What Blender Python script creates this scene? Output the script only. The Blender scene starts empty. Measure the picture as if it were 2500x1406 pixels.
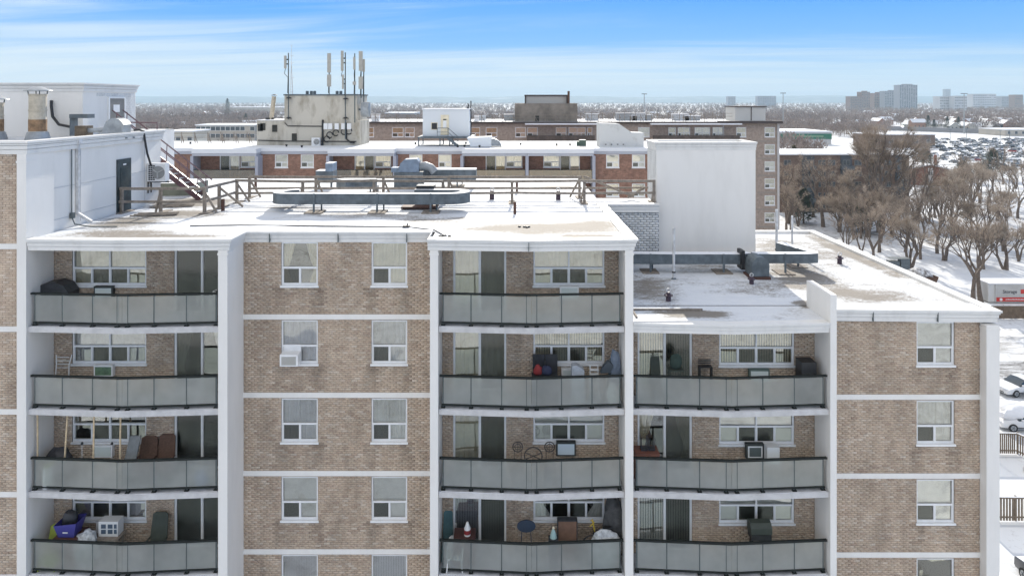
import bpy, math, random
import numpy as np
from mathutils import Vector, noise
random.seed(7); rng = np.random.default_rng(7)
sc = bpy.context.scene
COL = sc.collection
R = math.radians
F = 1667.0
def PX(px, Y): return (px-1250.0)/F*Y
def PZ(py, Y): return 27.0-(py-246.0)/F*Y

# ---------------- camera, sky, sun, exposure ----------------
cam = bpy.data.cameras.new('camera'); camo = bpy.data.objects.new('camera', cam); COL.objects.link(camo)
cam.sensor_width = 36; cam.lens = 24.0; cam.shift_y = -0.1828; cam.clip_end = 40000; cam.clip_start = .1
camo.location = (0, 0, 27); camo.rotation_euler = (R(90), 0, 0)
sc.camera = camo
SUN_EL, SUN_AZ = 25.0, 3.2        # straight ahead of the camera, a little to the right
w = bpy.data.worlds.new("World"); sc.world = w; w.use_nodes = True
nt = w.node_tree; N = nt.nodes; L = nt.links; N.clear()
def nd(t, **k):
    n = N.new(t)
    for a, b in k.items(): setattr(n, a, b)
    return n
def mth(op, a, b=None, c=None, clamp=False):
    n = N.new('ShaderNodeMath'); n.operation = op; n.use_clamp = clamp
    for i, x in enumerate((a, b, c)):
        if x is None: continue
        if isinstance(x, (int, float)): n.inputs[i].default_value = x
        else: L.new(x, n.inputs[i])
    return n.outputs[0]
sky = nd('ShaderNodeTexSky', sky_type='NISHITA', sun_disc=False)
sky.sun_elevation = R(SUN_EL); sky.sun_rotation = R(SUN_AZ); sky.air_density = 1.0; sky.dust_density = 0.3; sky.ozone_density = 2.0
tc = nd('ShaderNodeTexCoord'); sx = nd('ShaderNodeSeparateXYZ'); L.new(tc.outputs['Generated'], sx.inputs[0])
zz = mth('MAXIMUM', sx.outputs[2], 0.0)
den = mth('ADD', zz, 0.035)
u = mth('DIVIDE', sx.outputs[0], den); v = mth('DIVIDE', sx.outputs[1], den)
v2 = mth('ADD', v, mth('MULTIPLY', u, 0.22))
cmb = nd('ShaderNodeCombineXYZ'); L.new(mth('MULTIPLY', u, .17), cmb.inputs[0]); L.new(mth('MULTIPLY', v2, .62), cmb.inputs[1])
def noisew(scale, det, rough, dist):
    n = nd('ShaderNodeTexNoise'); n.inputs['Scale'].default_value = scale; n.inputs['Detail'].default_value = det
    n.inputs['Roughness'].default_value = rough; n.inputs['Distortion'].default_value = dist; L.new(cmb.outputs[0], n.inputs['Vector']); return n.outputs['Fac']
n1 = noisew(1.1, 10, .62, .8); n2 = noisew(.45, 3, .5, .3)
base = mth('ADD', mth('MULTIPLY', n1, .7), mth('MULTIPLY', n2, .5))
lr = mth('MULTIPLY', sx.outputs[0], -.16)                   # a little more cirrus to the left, as the front drifts there
def ramp(fac, stops):
    r = nd('ShaderNodeValToRGB'); L.new(fac, r.inputs[0]); e = r.color_ramp.elements
    e[0].position = stops[0][0]; e[0].color = stops[0][1]; e[1].position = stops[-1][0]; e[1].color = stops[-1][1]
    for p, c in stops[1:-1]: q = e.new(p); q.color = c
    return r.outputs[0]
g4 = lambda v_: (v_, v_, v_, 1)
cov = ramp(zz, [(0, g4(.30)), (.035, g4(.26)), (.075, g4(.13)), (.12, g4(-.03)), (.145, g4(-.05)), (.30, g4(.26)), (1, g4(.32))])     # cirrus thick at the horizon, thin above; extra added overhead, unseen, to fill facade
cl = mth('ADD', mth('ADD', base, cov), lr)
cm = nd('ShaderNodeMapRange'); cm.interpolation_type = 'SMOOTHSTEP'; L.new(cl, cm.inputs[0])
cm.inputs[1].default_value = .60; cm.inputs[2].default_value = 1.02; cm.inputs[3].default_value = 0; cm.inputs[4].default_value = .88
skyc = ramp(zz, [(0, (.50,.58,.64,1)), (.035, (.36,.53,.69,1)), (.08, (.13,.37,.72,1)), (.14, (.05,.285,.76,1)), (.4, (.05,.24,.62,1)), (1, (.06,.20,.48,1))])
cloudc = ramp(zz, [(0, (.53,.61,.66,1)), (.10, (.58,.66,.71,1)), (.35, (.98,.94,.90,1)), (1, (.98,.93,.86,1))])  # brighter and warmer overhead, out of view, added as fill for the shaded facade
mxs = nd('ShaderNodeMix', data_type='RGBA'); mxs.inputs[0].default_value = .92
hs = nd('ShaderNodeHueSaturation'); hs.inputs['Saturation'].default_value = 1.0; hs.inputs['Value'].default_value = .045; L.new(sky.outputs[0], hs.inputs['Color'])
L.new(hs.outputs[0], mxs.inputs[6]); L.new(skyc, mxs.inputs[7])
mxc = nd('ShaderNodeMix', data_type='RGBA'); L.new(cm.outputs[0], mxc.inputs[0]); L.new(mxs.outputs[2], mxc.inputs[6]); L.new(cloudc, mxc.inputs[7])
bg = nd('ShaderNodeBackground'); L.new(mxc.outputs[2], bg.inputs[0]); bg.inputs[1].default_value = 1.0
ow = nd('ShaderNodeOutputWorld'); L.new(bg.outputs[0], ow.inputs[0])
sun = bpy.data.lights.new('sun', 'SUN'); suno = bpy.data.objects.new('sun', sun); COL.objects.link(suno)
sun.energy = 4.4; sun.angle = R(.53); sun.color = (1, .94, .84)
d = Vector((math.sin(R(SUN_AZ))*math.cos(R(SUN_EL)), math.cos(R(SUN_AZ))*math.cos(R(SUN_EL)), math.sin(R(SUN_EL))))
suno.rotation_euler = d.to_track_quat('Z', 'Y').to_euler(); suno.location = (0, 0, 80)
vs = sc.view_settings; vs.view_transform = 'Standard'; vs.look = 'None'; vs.gamma = 1; vs.use_curve_mapping = False; vs.exposure = 0.55
cy = sc.cycles; cy.max_bounces = 7; cy.diffuse_bounces = 4; cy.glossy_bounces = 3; cy.transmission_bounces = 4; cy.transparent_max_bounces = 10
cy.volume_bounces = 0; cy.caustics_reflective = False; cy.caustics_refractive = False; cy.sample_clamp_indirect = 4

# ---------------- mesh helpers ----------------
class MB:
    def __init__(s): s.v = []; s.f = []; s.m = []; s.attr = None
    def add(s, vs, fs, mi=0):
        o = len(s.v); s.v += [tuple(p) for p in vs]; s.f += [tuple(i+o for i in f) for f in fs]; s.m += [mi]*len(fs); return s
    def box(s, x0, x1, y0, y1, z0, z1, mi=0):
        return s.add([(x0,y0,z0),(x1,y0,z0),(x1,y1,z0),(x0,y1,z0),(x0,y0,z1),(x1,y0,z1),(x1,y1,z1),(x0,y1,z1)],
                     [(0,3,2,1),(4,5,6,7),(0,1,5,4),(1,2,6,5),(2,3,7,6),(3,0,4,7)], mi)
    def beam(s, a, b, w, h=None, mi=0, up=(0,0,1)):
        h = w if h is None else h; a = Vector(a); b = Vector(b); t = (b-a).normalized(); up = Vector(up)
        if abs(t.dot(up)) > .97: up = Vector((0,1,0))
        r = t.cross(up).normalized(); q = r.cross(t)
        c = [r*sx*w/2+q*sz*h/2 for sx, sz in ((-1,-1),(1,-1),(1,1),(-1,1))]
        return s.add([a+k for k in c]+[b+k for k in c], [(3,2,1,0),(4,5,6,7),(0,1,5,4),(1,2,6,5),(2,3,7,6),(3,0,4,7)], mi)
    def tube(s, pts, r, n=8, mi=0, cap=True):
        pts = [Vector(p) for p in pts]; rs = r if isinstance(r, (list, tuple)) else [r]*len(pts); vs = []; fs = []
        u = None
        for i, p in enumerate(pts):
            t = (pts[min(i+1, len(pts)-1)]-pts[max(i-1, 0)]).normalized()
            if u is None:
                u = t.cross(Vector((0,0,1)))
                if u.length < .1: u = t.cross(Vector((0,1,0)))
            u = (u-t*u.dot(t)).normalized(); w_ = t.cross(u)
            for k in range(n):
                a = 2*math.pi*k/n; vs.append(p+(u*math.cos(a)+w_*math.sin(a))*rs[i])
        for i in range(len(pts)-1):
            for k in range(n):
                k2 = (k+1) % n; fs.append((i*n+k, i*n+k2, (i+1)*n+k2, (i+1)*n+k))
        if cap and n > 2: fs.append(tuple(range(n-1, -1, -1))); fs.append(tuple((len(pts)-1)*n+k for k in range(n)))
        return s.add(vs, fs, mi)
    def lathe(s, prof, c, n=16, mi=0):
        vs = []; fs = []
        for r, z in prof:
            for k in range(n):
                a = 2*math.pi*k/n; vs.append((c[0]+r*math.cos(a), c[1]+r*math.sin(a), c[2]+z))
        for i in range(len(prof)-1):
            for k in range(n):
                k2 = (k+1) % n; fs.append((i*n+k, i*n+k2, (i+1)*n+k2, (i+1)*n+k))
        fs.append(tuple(range(n-1, -1, -1))); fs.append(tuple((len(prof)-1)*n+k for k in range(n)))
        return s.add(vs, fs, mi)
    def prism(s, poly, z0, z1, mi=0, mtop=None):        # poly counter-clockwise in xy
        n = len(poly); vs = [(x,y,z0) for x,y in poly]+[(x,y,z1) for x,y in poly]
        s.add(vs, [tuple(range(n-1,-1,-1))]+[(i,(i+1)%n,n+(i+1)%n,n+i) for i in range(n)], mi)
        o = len(s.v)-2*n; s.f.append(tuple(o+n+i for i in range(n))); s.m.append(mi if mtop is None else mtop); return s
    def prismx(s, poly, x0, x1, mi=0):                  # poly in yz, ccw seen from +x
        n = len(poly); vs = [(x0,y,z) for y,z in poly]+[(x1,y,z) for y,z in poly]
        return s.add(vs, [tuple(range(n-1,-1,-1)), tuple(range(n,2*n))]+[(i,(i+1)%n,n+(i+1)%n,n+i) for i in range(n)], mi)
    def prismy(s, poly, y0, y1, mi=0):                  # poly in xz
        n = len(poly); vs = [(x,y0,z) for x,z in poly]+[(x,y1,z) for x,z in poly]
        return s.add(vs, [tuple(range(n)), tuple(range(2*n-1,n-1,-1))]+[((i+1)%n,i,n+i,n+(i+1)%n) for i in range(n)], mi)
    def mesh(s, name, mats, off=(0,0,0), smooth=False):
        me = bpy.data.meshes.new(name); o = off
        me.from_pydata([(a-o[0], b-o[1], c-o[2]) for a, b, c in s.v], [], s.f)
        for m_ in (mats if isinstance(mats, (list, tuple)) else [mats]): me.materials.append(m_)
        if any(s.m): me.polygons.foreach_set('material_index', s.m)
        if smooth:
            me.polygons.foreach_set('use_smooth', [True]*len(s.f))
            try: me.set_sharp_from_angle(angle=R(42))
            except Exception: pass
        me.update(); return me
    def lo(s):
        a = np.array(s.v); return a.min(0), a.max(0)
OFF = {}
def link(name, me, parent=None, loc=(0,0,0), rz=0):
    o = bpy.data.objects.new(name, me); COL.objects.link(o); o.location = loc; o.rotation_euler = (0,0,rz)
    if parent is not None: o.parent = parent
    return o
def part(name, mb, mats, parent, smooth=False, kind=None, label=None):
    off = OFF[parent.name]; o = link(name, mb.mesh(name, mats, off, smooth), parent); OFF[o.name] = off
    if kind: o['kind'] = kind
    if label: o['label'] = label
    return o
def thing(name, label, cat, loc, group=None):
    o = link(name, None, None, loc); OFF[o.name] = tuple(loc); o['label'] = label; o['category'] = cat
    if group: o['group'] = group
    return o
def solo(name, mb, mats, label, cat, group=None, smooth=False, kind=None):
    a, b = mb.lo(); base = ((a[0]+b[0])/2, (a[1]+b[1])/2, a[2])
    o = link(name, mb.mesh(name, mats, base, smooth), None, base); OFF[o.name] = base
    if label: o['label'] = label; o['category'] = cat
    if group: o['group'] = group
    if kind: o['kind'] = kind
    return o
def struct(name, mb, mats, kind='structure', smooth=False):
    o = link(name, mb.mesh(name, mats, (0,0,0), smooth)); o['kind'] = kind; OFF[o.name] = (0,0,0); return o

# ---------------- materials ----------------
MT = {}
def mat(name, col, rough=.7, var=.0, vs=4.0, bump=0., bs=30., metal=0., col2=None, aniso=(1,1,1), spec=.5, detail=4, lo=.35, hi=.65):
    """colour broken up by world-space noise (dirt, wear), fine bump"""
    if name in MT: return MT[name]
    m = bpy.data.materials.new(name); m.use_nodes = True; t = m.node_tree; n = t.nodes; l = t.links
    b = n['Principled BSDF']; b.inputs['Roughness'].default_value = rough; b.inputs['Metallic'].default_value = metal
    b.inputs['Specular IOR Level'].default_value = spec
    geo = n.new('ShaderNodeNewGeometry'); mp = n.new('ShaderNodeMapping'); mp.inputs['Scale'].default_value = aniso; l.new(geo.outputs['Position'], mp.inputs[0])
    c4 = tuple(col)+(1,)
    if var > 0 or col2:
        no = n.new('ShaderNodeTexNoise'); no.inputs['Scale'].default_value = vs; no.inputs['Detail'].default_value = detail; no.inputs['Roughness'].default_value = .65; l.new(mp.outputs[0], no.inputs['Vector'])
        mr = n.new('ShaderNodeMapRange'); l.new(no.outputs['Fac'], mr.inputs[0]); mr.inputs[1].default_value = lo; mr.inputs[2].default_value = hi
        mx = n.new('ShaderNodeMix'); mx.data_type = 'RGBA'; l.new(mr.outputs[0], mx.inputs[0])
        if col2: mx.inputs[6].default_value = c4; mx.inputs[7].default_value = tuple(col2)+(1,)
        else:
            mx.inputs[6].default_value = tuple(x*(1-var) for x in col)+(1,); mx.inputs[7].default_value = tuple(min(.95, x*(1+var*.6)) for x in col)+(1,)
        l.new(mx.outputs[2], b.inputs['Base Color'])
    else: b.inputs['Base Color'].default_value = c4
    if bump > 0:
        nb = n.new('ShaderNodeTexNoise'); nb.inputs['Scale'].default_value = bs; nb.inputs['Detail'].default_value = 3; l.new(mp.outputs[0], nb.inputs['Vector'])
        bp = n.new('ShaderNodeBump'); bp.inputs['Strength'].default_value = bump; bp.inputs['Distance'].default_value = .02; l.new(nb.outputs['Fac'], bp.inputs['Height']); l.new(bp.outputs[0], b.inputs['Normal'])
    MT[name] = m; return m
STUCCO = mat('stucco', (.80,.775,.73), .85, 0, 1.2, .25, 60, col2=(.70,.675,.63), aniso=(1.1,1.1,.3), lo=.45, hi=.9, detail=6)
WHITE_METAL = mat('white_metal', (.74,.725,.69), .5, 0, 1.5, col2=(.60,.585,.55), aniso=(1.5,1.5,.6), lo=.5, hi=.85)
FRAME = mat('white_vinyl', (.80,.80,.79), .4, .05, 3)
MORTAR = mat('mortar', (.38,.32,.26), .95, .2, 8)
CONCRETE = mat('painted_concrete', (.56,.55,.54), .8, .12, 3, .2, 40)
RAILDK = mat('dark_rail', (.022,.026,.024), .7, .2, 6, spec=.2)
POSTGR = mat('grey_post', (.10,.12,.12), .5, .2, 6)
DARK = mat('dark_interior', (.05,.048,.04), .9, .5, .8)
BLACK = mat('black_plastic', (.02,.02,.022), .5, .3, 10)
GALV = mat('galvanised', (.13,.155,.17), .6, .3, 3, .1, 30, metal=.1)
GALVL = mat('galvanised_light', (.34,.36,.37), .5, .25, 3, .1, 30, metal=.15)
WOODG = mat('weathered_wood', (.27,.23,.19), .85, .3, 6, .3, 60, aniso=(1,1,1))
PIPEW = mat('pipe_white', (.62,.62,.62), .5, .25, 5)
RUST = mat('rusty_pipe', (.10,.045,.03), .7, .4, 8)
STACK = mat('stack_metal', (.50,.44,.34), .6, .2, 5)
STACKR = mat('stack_rust', (.28,.17,.09), .7, .4, 5)
STEELP = mat('dark_painted_steel', (.13,.06,.07), .33, .2, 5, spec=.9)
def brickmat(name, ramp):
    m = bpy.data.materials.new(name); m.use_nodes = True; t = m.node_tree; n = t.nodes; l = t.links; b = n['Principled BSDF']; b.inputs['Roughness'].default_value = .9
    at = n.new('ShaderNodeAttribute'); at.attribute_name = 'tone'; oi = n.new('ShaderNodeObjectInfo')
    s = n.new('ShaderNodeMath'); s.operation = 'ADD'; l.new(at.outputs['Fac'], s.inputs[0]); l.new(oi.outputs['Random'], s.inputs[1])
    fr = n.new('ShaderNodeMath'); fr.operation = 'FRACT'; l.new(s.outputs[0], fr.inputs[0])
    r = n.new('ShaderNodeValToRGB'); l.new(fr.outputs[0], r.inputs[0]); el = r.color_ramp.elements
    el[0].color = ramp[0]+(1,); el[1].color = ramp[-1]+(1,)
    for i in range(1, len(ramp)-1): q = el.new(i/(len(ramp)-1)); q.color = ramp[i]+(1,)
    geo = n.new('ShaderNodeNewGeometry'); no = n.new('ShaderNodeTexNoise'); mpp = n.new('ShaderNodeMapping'); mpp.inputs['Scale'].default_value = (1.6,1.6,.55); l.new(geo.outputs['Position'], mpp.inputs[0]); no.inputs['Scale'].default_value = .9; no.inputs['Detail'].default_value = 6; no.inputs['Roughness'].default_value = .7; l.new(mpp.outputs[0], no.inputs['Vector'])
    mr = n.new('ShaderNodeMapRange'); l.new(no.outputs['Fac'], mr.inputs[0]); mr.inputs[1].default_value = .3; mr.inputs[2].default_value = .7; mr.inputs[3].default_value = .72; mr.inputs[4].default_value = 1.22
    n3 = n.new('ShaderNodeTexNoise'); n3.inputs['Scale'].default_value = 40; l.new(geo.outputs['Position'], n3.inputs['Vector'])
    m3 = n.new('ShaderNodeMapRange'); l.new(n3.outputs['Fac'], m3.inputs[0]); m3.inputs[1].default_value = .3; m3.inputs[2].default_value = .7; m3.inputs[3].default_value = .8; m3.inputs[4].default_value = 1.15
    ad = n.new('ShaderNodeAttribute'); ad.attribute_name = 'dirt'; dm_ = n.new('ShaderNodeMath'); dm_.operation = 'MULTIPLY_ADD'; l.new(ad.outputs['Fac'], dm_.inputs[0]); dm_.inputs[1].default_value = -.42; dm_.inputs[2].default_value = 1
    m0 = n.new('ShaderNodeMath'); m0.operation = 'MULTIPLY'; l.new(mr.outputs[0], m0.inputs[0]); l.new(dm_.outputs[0], m0.inputs[1])
    mm = n.new('ShaderNodeMath'); mm.operation = 'MULTIPLY'; l.new(m0.outputs[0], mm.inputs[0]); l.new(m3.outputs[0], mm.inputs[1])
    vm = n.new('ShaderNodeVectorMath'); vm.operation = 'SCALE'; l.new(r.outputs[0], vm.inputs[0]); l.new(mm.outputs[0], vm.inputs['Scale']); l.new(vm.outputs[0], b.inputs['Base Color'])
    return m
BRICK = brickmat('tan_brick', [(.43,.32,.24),(.55,.43,.325),(.51,.39,.29),(.58,.47,.36),(.53,.41,.305),(.56,.445,.335),(.45,.34,.255),(.64,.54,.435),(.52,.40,.30)])
WBRICK = brickmat('white_brick', [(.68,.68,.66),(.74,.74,.73),(.64,.64,.62),(.72,.72,.70)])
def glass(name, tint, refl, rough=0.0, wav=.01):
    m = bpy.data.materials.new(name); m.use_nodes = True; t = m.node_tree; n = t.nodes; l = t.links; n.clear()
    tr = n.new('ShaderNodeBsdfTransparent'); tr.inputs[0].default_value = tuple(tint)+(1,)
    gl = n.new('ShaderNodeBsdfGlossy'); gl.inputs['Roughness'].default_value = rough; gl.inputs[0].default_value = (.95,.95,.88,1)
    lw = n.new('ShaderNodeFresnel'); lw.inputs[0].default_value = 1.5
    a = n.new('ShaderNodeMath'); a.operation = 'MULTIPLY_ADD'; a.use_clamp = True; l.new(lw.outputs[0], a.inputs[0]); a.inputs[1].default_value = 1.0; a.inputs[2].default_value = refl
    geo = n.new('ShaderNodeNewGeometry'); no = n.new('ShaderNodeTexNoise'); no.inputs['Scale'].default_value = .9; no.inputs['Detail'].default_value = 1; l.new(geo.outputs['Position'], no.inputs['Vector'])
    bp = n.new('ShaderNodeBump'); bp.inputs['Strength'].default_value = 1; bp.inputs['Distance'].default_value = wav; l.new(no.outputs['Fac'], bp.inputs['Height']); l.new(bp.outputs[0], gl.inputs['Normal'])
    mx = n.new('ShaderNodeMixShader'); l.new(a.outputs[0], mx.inputs[0]); l.new(tr.outputs[0], mx.inputs[1]); l.new(gl.outputs[0], mx.inputs[2])
    o = n.new('ShaderNodeOutputMaterial'); l.new(mx.outputs[0], o.inputs[0]); return m
GLASS = glass('window_glass', (.99,.99,.97), .13, wav=.016)
SCREEN = glass('insect_screen', (.50,.51,.48), .05, .25)
GLASSB = glass('bronze_rail_glass', (.45,.36,.26), .10)
def frosted():
    m = bpy.data.materials.new('frosted_glass'); m.use_nodes = True; t = m.node_tree; n = t.nodes; l = t.links; n.clear()
    df = n.new('ShaderNodeBsdfDiffuse'); df.inputs[0].default_value = (.90,.895,.85,1)
    tl = n.new('ShaderNodeBsdfTranslucent'); tl.inputs[0].default_value = (.80,.84,.80,1)
    rf = n.new('ShaderNodeBsdfRefraction'); rf.inputs['Roughness'].default_value = .35; rf.inputs['IOR'].default_value = 1.35; rf.inputs[0].default_value = (.95,.99,.97,1)
    gl = n.new('ShaderNodeBsdfGlossy'); gl.inputs['Roughness'].default_value = .25
    m1 = n.new('ShaderNodeMixShader'); m1.inputs[0].default_value = .72; l.new(df.outputs[0], m1.inputs[1]); l.new(rf.outputs[0], m1.inputs[2])
    m2 = n.new('ShaderNodeMixShader'); m2.inputs[0].default_value = .12; l.new(m1.outputs[0], m2.inputs[1]); l.new(tl.outputs[0], m2.inputs[2])
    tp = n.new('ShaderNodeBsdfTransparent'); tp.inputs[0].default_value = (.93,.975,.95,1)
    geo = n.new('ShaderNodeNewGeometry'); no = n.new('ShaderNodeTexNoise'); no.inputs['Scale'].default_value = .8; no.inputs['Detail'].default_value = 3; l.new(geo.outputs['Position'], no.inputs['Vector'])
    mr = n.new('ShaderNodeMapRange'); l.new(no.outputs['Fac'], mr.inputs[0]); mr.inputs[1].default_value = .3; mr.inputs[2].default_value = .7; mr.inputs[3].default_value = .34; mr.inputs[4].default_value = .60
    m4 = n.new('ShaderNodeMixShader'); l.new(mr.outputs[0], m4.inputs[0]); l.new(m2.outputs[0], m4.inputs[1]); l.new(tp.outputs[0], m4.inputs[2])
    m3 = n.new('ShaderNodeMixShader'); m3.inputs[0].default_value = .05; l.new(m4.outputs[0], m3.inputs[1]); l.new(gl.outputs[0], m3.inputs[2])
    o = n.new('ShaderNodeOutputMaterial'); l.new(m3.outputs[0], o.inputs[0]); return m
FROST = frosted()
def snowmat(name, gravel=((.07,.06,.048),(.36,.32,.27)), thr=.62, scale=.9, aniso=(1,1,1), soft=.05, fine=6.0):
    """snow with bare ground showing through; attribute 'bare' says where the wind has cleared it"""
    m = bpy.data.materials.new(name); m.use_nodes = True; t = m.node_tree; n = t.nodes; l = t.links; b = n['Principled BSDF']; b.inputs['Roughness'].default_value = .8
    geo = n.new('ShaderNodeNewGeometry'); mp = n.new('ShaderNodeMapping'); mp.inputs['Scale'].default_value = aniso; l.new(geo.outputs['Position'], mp.inputs[0])
    def ns(s, dd=6, r=.7):
        q = n.new('ShaderNodeTexNoise'); q.inputs['Scale'].default_value = s; q.inputs['Detail'].default_value = dd; q.inputs['Roughness'].default_value = r; l.new(mp.outputs[0], q.inputs['Vector']); return q.outputs['Fac']
    def mt(op, a, c):
        q = n.new('ShaderNodeMath'); q.operation = op
        for i, x in enumerate((a, c)):
            if isinstance(x, (int, float)): q.inputs[i].default_value = x
            else: l.new(x, q.inputs[i])
        return q.outputs[0]
    at = n.new('ShaderNodeAttribute'); at.attribute_name = 'bare'
    f = mt('ADD', mt('MULTIPLY', ns(scale), .42), mt('MULTIPLY', ns(fine, 5, .85), .58)); f = mt('ADD', f, at.outputs['Fac'])
    mr = n.new('ShaderNodeMapRange'); l.new(f, mr.inputs[0]); mr.inputs[1].default_value = thr-soft; mr.inputs[2].default_value = thr+soft
    g = n.new('ShaderNodeMix'); g.data_type = 'RGBA'; l.new(ns(fine*5, 3, .8), g.inputs[0]); g.inputs[6].default_value = gravel[0]+(1,); g.inputs[7].default_value = gravel[1]+(1,)
    s = n.new('ShaderNodeMix'); s.data_type = 'RGBA'; l.new(ns(scale*1.7), s.inputs[0]); s.inputs[6].default_value = (.54,.57,.61,1); s.inputs[7].default_value = (.76,.76,.75,1)
    mx = n.new('ShaderNodeMix'); mx.data_type = 'RGBA'; l.new(mr.outputs[0], mx.inputs[0]); l.new(s.outputs[2], mx.inputs[6]); l.new(g.outputs[2], mx.inputs[7]); l.new(mx.outputs[2], b.inputs['Base Color'])
    bp = n.new('ShaderNodeBump'); bp.inputs['Strength'].default_value = .5; bp.inputs['Distance'].default_value = .05; l.new(ns(fine*.6, 5, .6), bp.inputs['Height']); l.new(bp.outputs[0], b.inputs['Normal'])
    return m
ROOFSNOW = snowmat('roof_snow', thr=.585, fine=13., soft=.06, aniso=(.7,1.3,1))
SNOWEDGE = mat('snow', (.76,.77,.79), .8, .03, 3, .3, 20)
# ---------------- building elements ----------------
H = 2.745
def wall_holes(mb, x0, x1, z0, z1, y0, y1, holes, mi=0):
    xs = sorted({x0, x1, *[min(max(h[0], x0), x1) for h in holes], *[min(max(h[1], x0), x1) for h in holes]})
    for a, b in zip(xs[:-1], xs[1:]):
        if b-a < 1e-4: continue
        c = (a+b)/2; hs_ = sorted([(h[2], h[3]) for h in holes if h[0] < c < h[1]]); z = z0
        for p, q in hs_:
            p = max(p, z0); q = min(q, z1)
            if q <= z: continue
            if p > z+1e-4: mb.box(a, b, y0, y1, z, p, mi)
            z = q
        if z < z1-1e-4: mb.box(a, b, y0, y1, z, z1, mi)
def brick_list(x0, x1, z0, z1, y, holes, bw=.213, bh=.0755, gap=.010, axis='x'):
    """rows of bricks between x0..x1 / z0..z1, cut round the holes; returns (a,b,z,zt,y0,y1,tone)"""
    out = []; n = max(1, round((z1-z0)/bh)); ch = (z1-z0)/n
    for k in range(n):
        za = z0+k*ch; zb = za+ch-gap; zc = (za+zb)/2
        segs = [(x0, x1)]
        for h in holes:
            if h[2] < zc < h[3]:
                ns_ = []
                for a, b in segs:
                    if h[1] <= a or h[0] >= b: ns_.append((a, b)); continue
                    if h[0] > a: ns_.append((a, h[0]))
                    if h[1] < b: ns_.append((h[1], b))
                segs = ns_
        off = (k % 2)*bw/2 + (random.random()-.5)*.012
        for a, b in segs:
            i = math.floor((a-off)/bw); x = off+i*bw
            while x < b:
                p = max(x, a); q = min(x+bw-gap, b)
                if q-p > .03: out.append((p, q, za, zb, y-.010-random.random()*.010, y+.02, random.random()))
                x += bw
    return out
def bricks_mesh(name, bl, mt_, off=(0,0,0), axis='x'):
    dirt = []
    for b in bl:
        xc_, zc_ = (b[0]+b[1])/2, (b[2]+b[3])/2; dv = 0.
        for h in DH:
            if h[2]-1.3 < zc_ < h[2] and min(abs(xc_-h[0]), abs(xc_-h[1])) < .22: dv = max(dv, (1-(h[2]-zc_)/1.3)*random.uniform(.35,1))
            elif h[2]-.5 < zc_ < h[2] and h[0] < xc_ < h[1]: dv = max(dv, .45*(1-(h[2]-zc_)/.5)*random.random())
        dirt.append(dv)
    A = np.array(bl); n = len(A); p, q, za, zb, y0, y1, tn = A.T
    if axis == 'x': cs = [(p,y0,za),(q,y0,za),(q,y0,zb),(p,y0,zb),(p,y1,za),(q,y1,za),(q,y1,zb),(p,y1,zb)]
    V = np.stack([np.stack(c, 1) for c in cs], 1)            # n,8,3
    if axis == '-x':                                         # wall faces -X : map (x,y,z)->(y,x) keeping orientation
        V = np.stack([V[..., 1], -V[..., 0], V[..., 2]], -1)
    V = V-np.array(off)
    Fq = np.array([(0,1,2,3),(1,5,6,2),(3,2,6,7),(4,0,3,7),(0,4,5,1)])
    Fa = (Fq[None]+np.arange(n)[:, None, None]*8).reshape(-1, 4)
    me = bpy.data.meshes.new(name); me.vertices.add(n*8); me.vertices.foreach_set('co', V.reshape(-1).astype(np.float32))
    me.loops.add(len(Fa)*4); me.loops.foreach_set('vertex_index', Fa.reshape(-1).astype(np.int32))
    me.polygons.add(len(Fa)); me.polygons.foreach_set('loop_start', (np.arange(len(Fa))*4).astype(np.int32)); me.polygons.foreach_set('loop_total', np.full(len(Fa), 4, np.int32))
    at = me.attributes.new('tone', 'FLOAT', 'FACE'); at.data.foreach_set('value', np.repeat(tn, 5).astype(np.float32))
    at = me.attributes.new('dirt', 'FLOAT', 'FACE'); at.data.foreach_set('value', np.repeat(np.array(dirt), 5).astype(np.float32))
    me.materials.append(mt_); me.update(calc_edges=True); me.validate(); return me
def fascia(mb, path, z0, z1, back=.25, k=1.0, mi=0):
    """stepped sheet-metal fascia running along path (outside on the right of the walking direction)"""
    h = z1-z0; prof = [(-back, z0), (.03*k, z0), (.035*k, z0+h*.34), (-.015, z0+h*.345), (-.015, z0+h*.37), (.065*k, z0+h*.375), (.07*k, z0+h*.64), (.01*k, z0+h*.645), (.01*k, z0+h*.67), (.10*k, z0+h*.675), (.10*k, z1-h*.20), (.05*k, z1-h*.195), (.05*k, z1-h*.175), (.14*k, z1-h*.17), (.14*k, z1), (-back, z1)]
    P = [Vector((x, y)) for x, y in path]; nn = []
    for a, b in zip(P[:-1], P[1:]): t = (b-a).normalized(); nn.append(Vector((t.y, -t.x)))
    vs = []; m = len(prof)
    for i, p in enumerate(P):
        if i == 0: nv = nn[0]
        elif i == len(P)-1: nv = nn[-1]
        else:
            s = nn[i-1]+nn[i]; nv = s/(s.length_squared/2) if s.length > .1 else nn[i]
        for o, z in prof: vs.append((p.x+nv.x*o, p.y+nv.y*o, z))
    fs = []
    for i in range(len(P)-1):
        for j in range(m): j2 = (j+1) % m; fs.append((i*m+j, (i+1)*m+j, (i+1)*m+j2, i*m+j2))
    fs.append(tuple(range(m))); fs.append(tuple((len(P)-1)*m+j for j in range(m-1, -1, -1)))
    mb.add(vs, fs, mi)
MC = {}; DH = []
def cached(key, fn):
    if key not in MC: MC[key] = fn()
    return MC[key]
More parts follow.
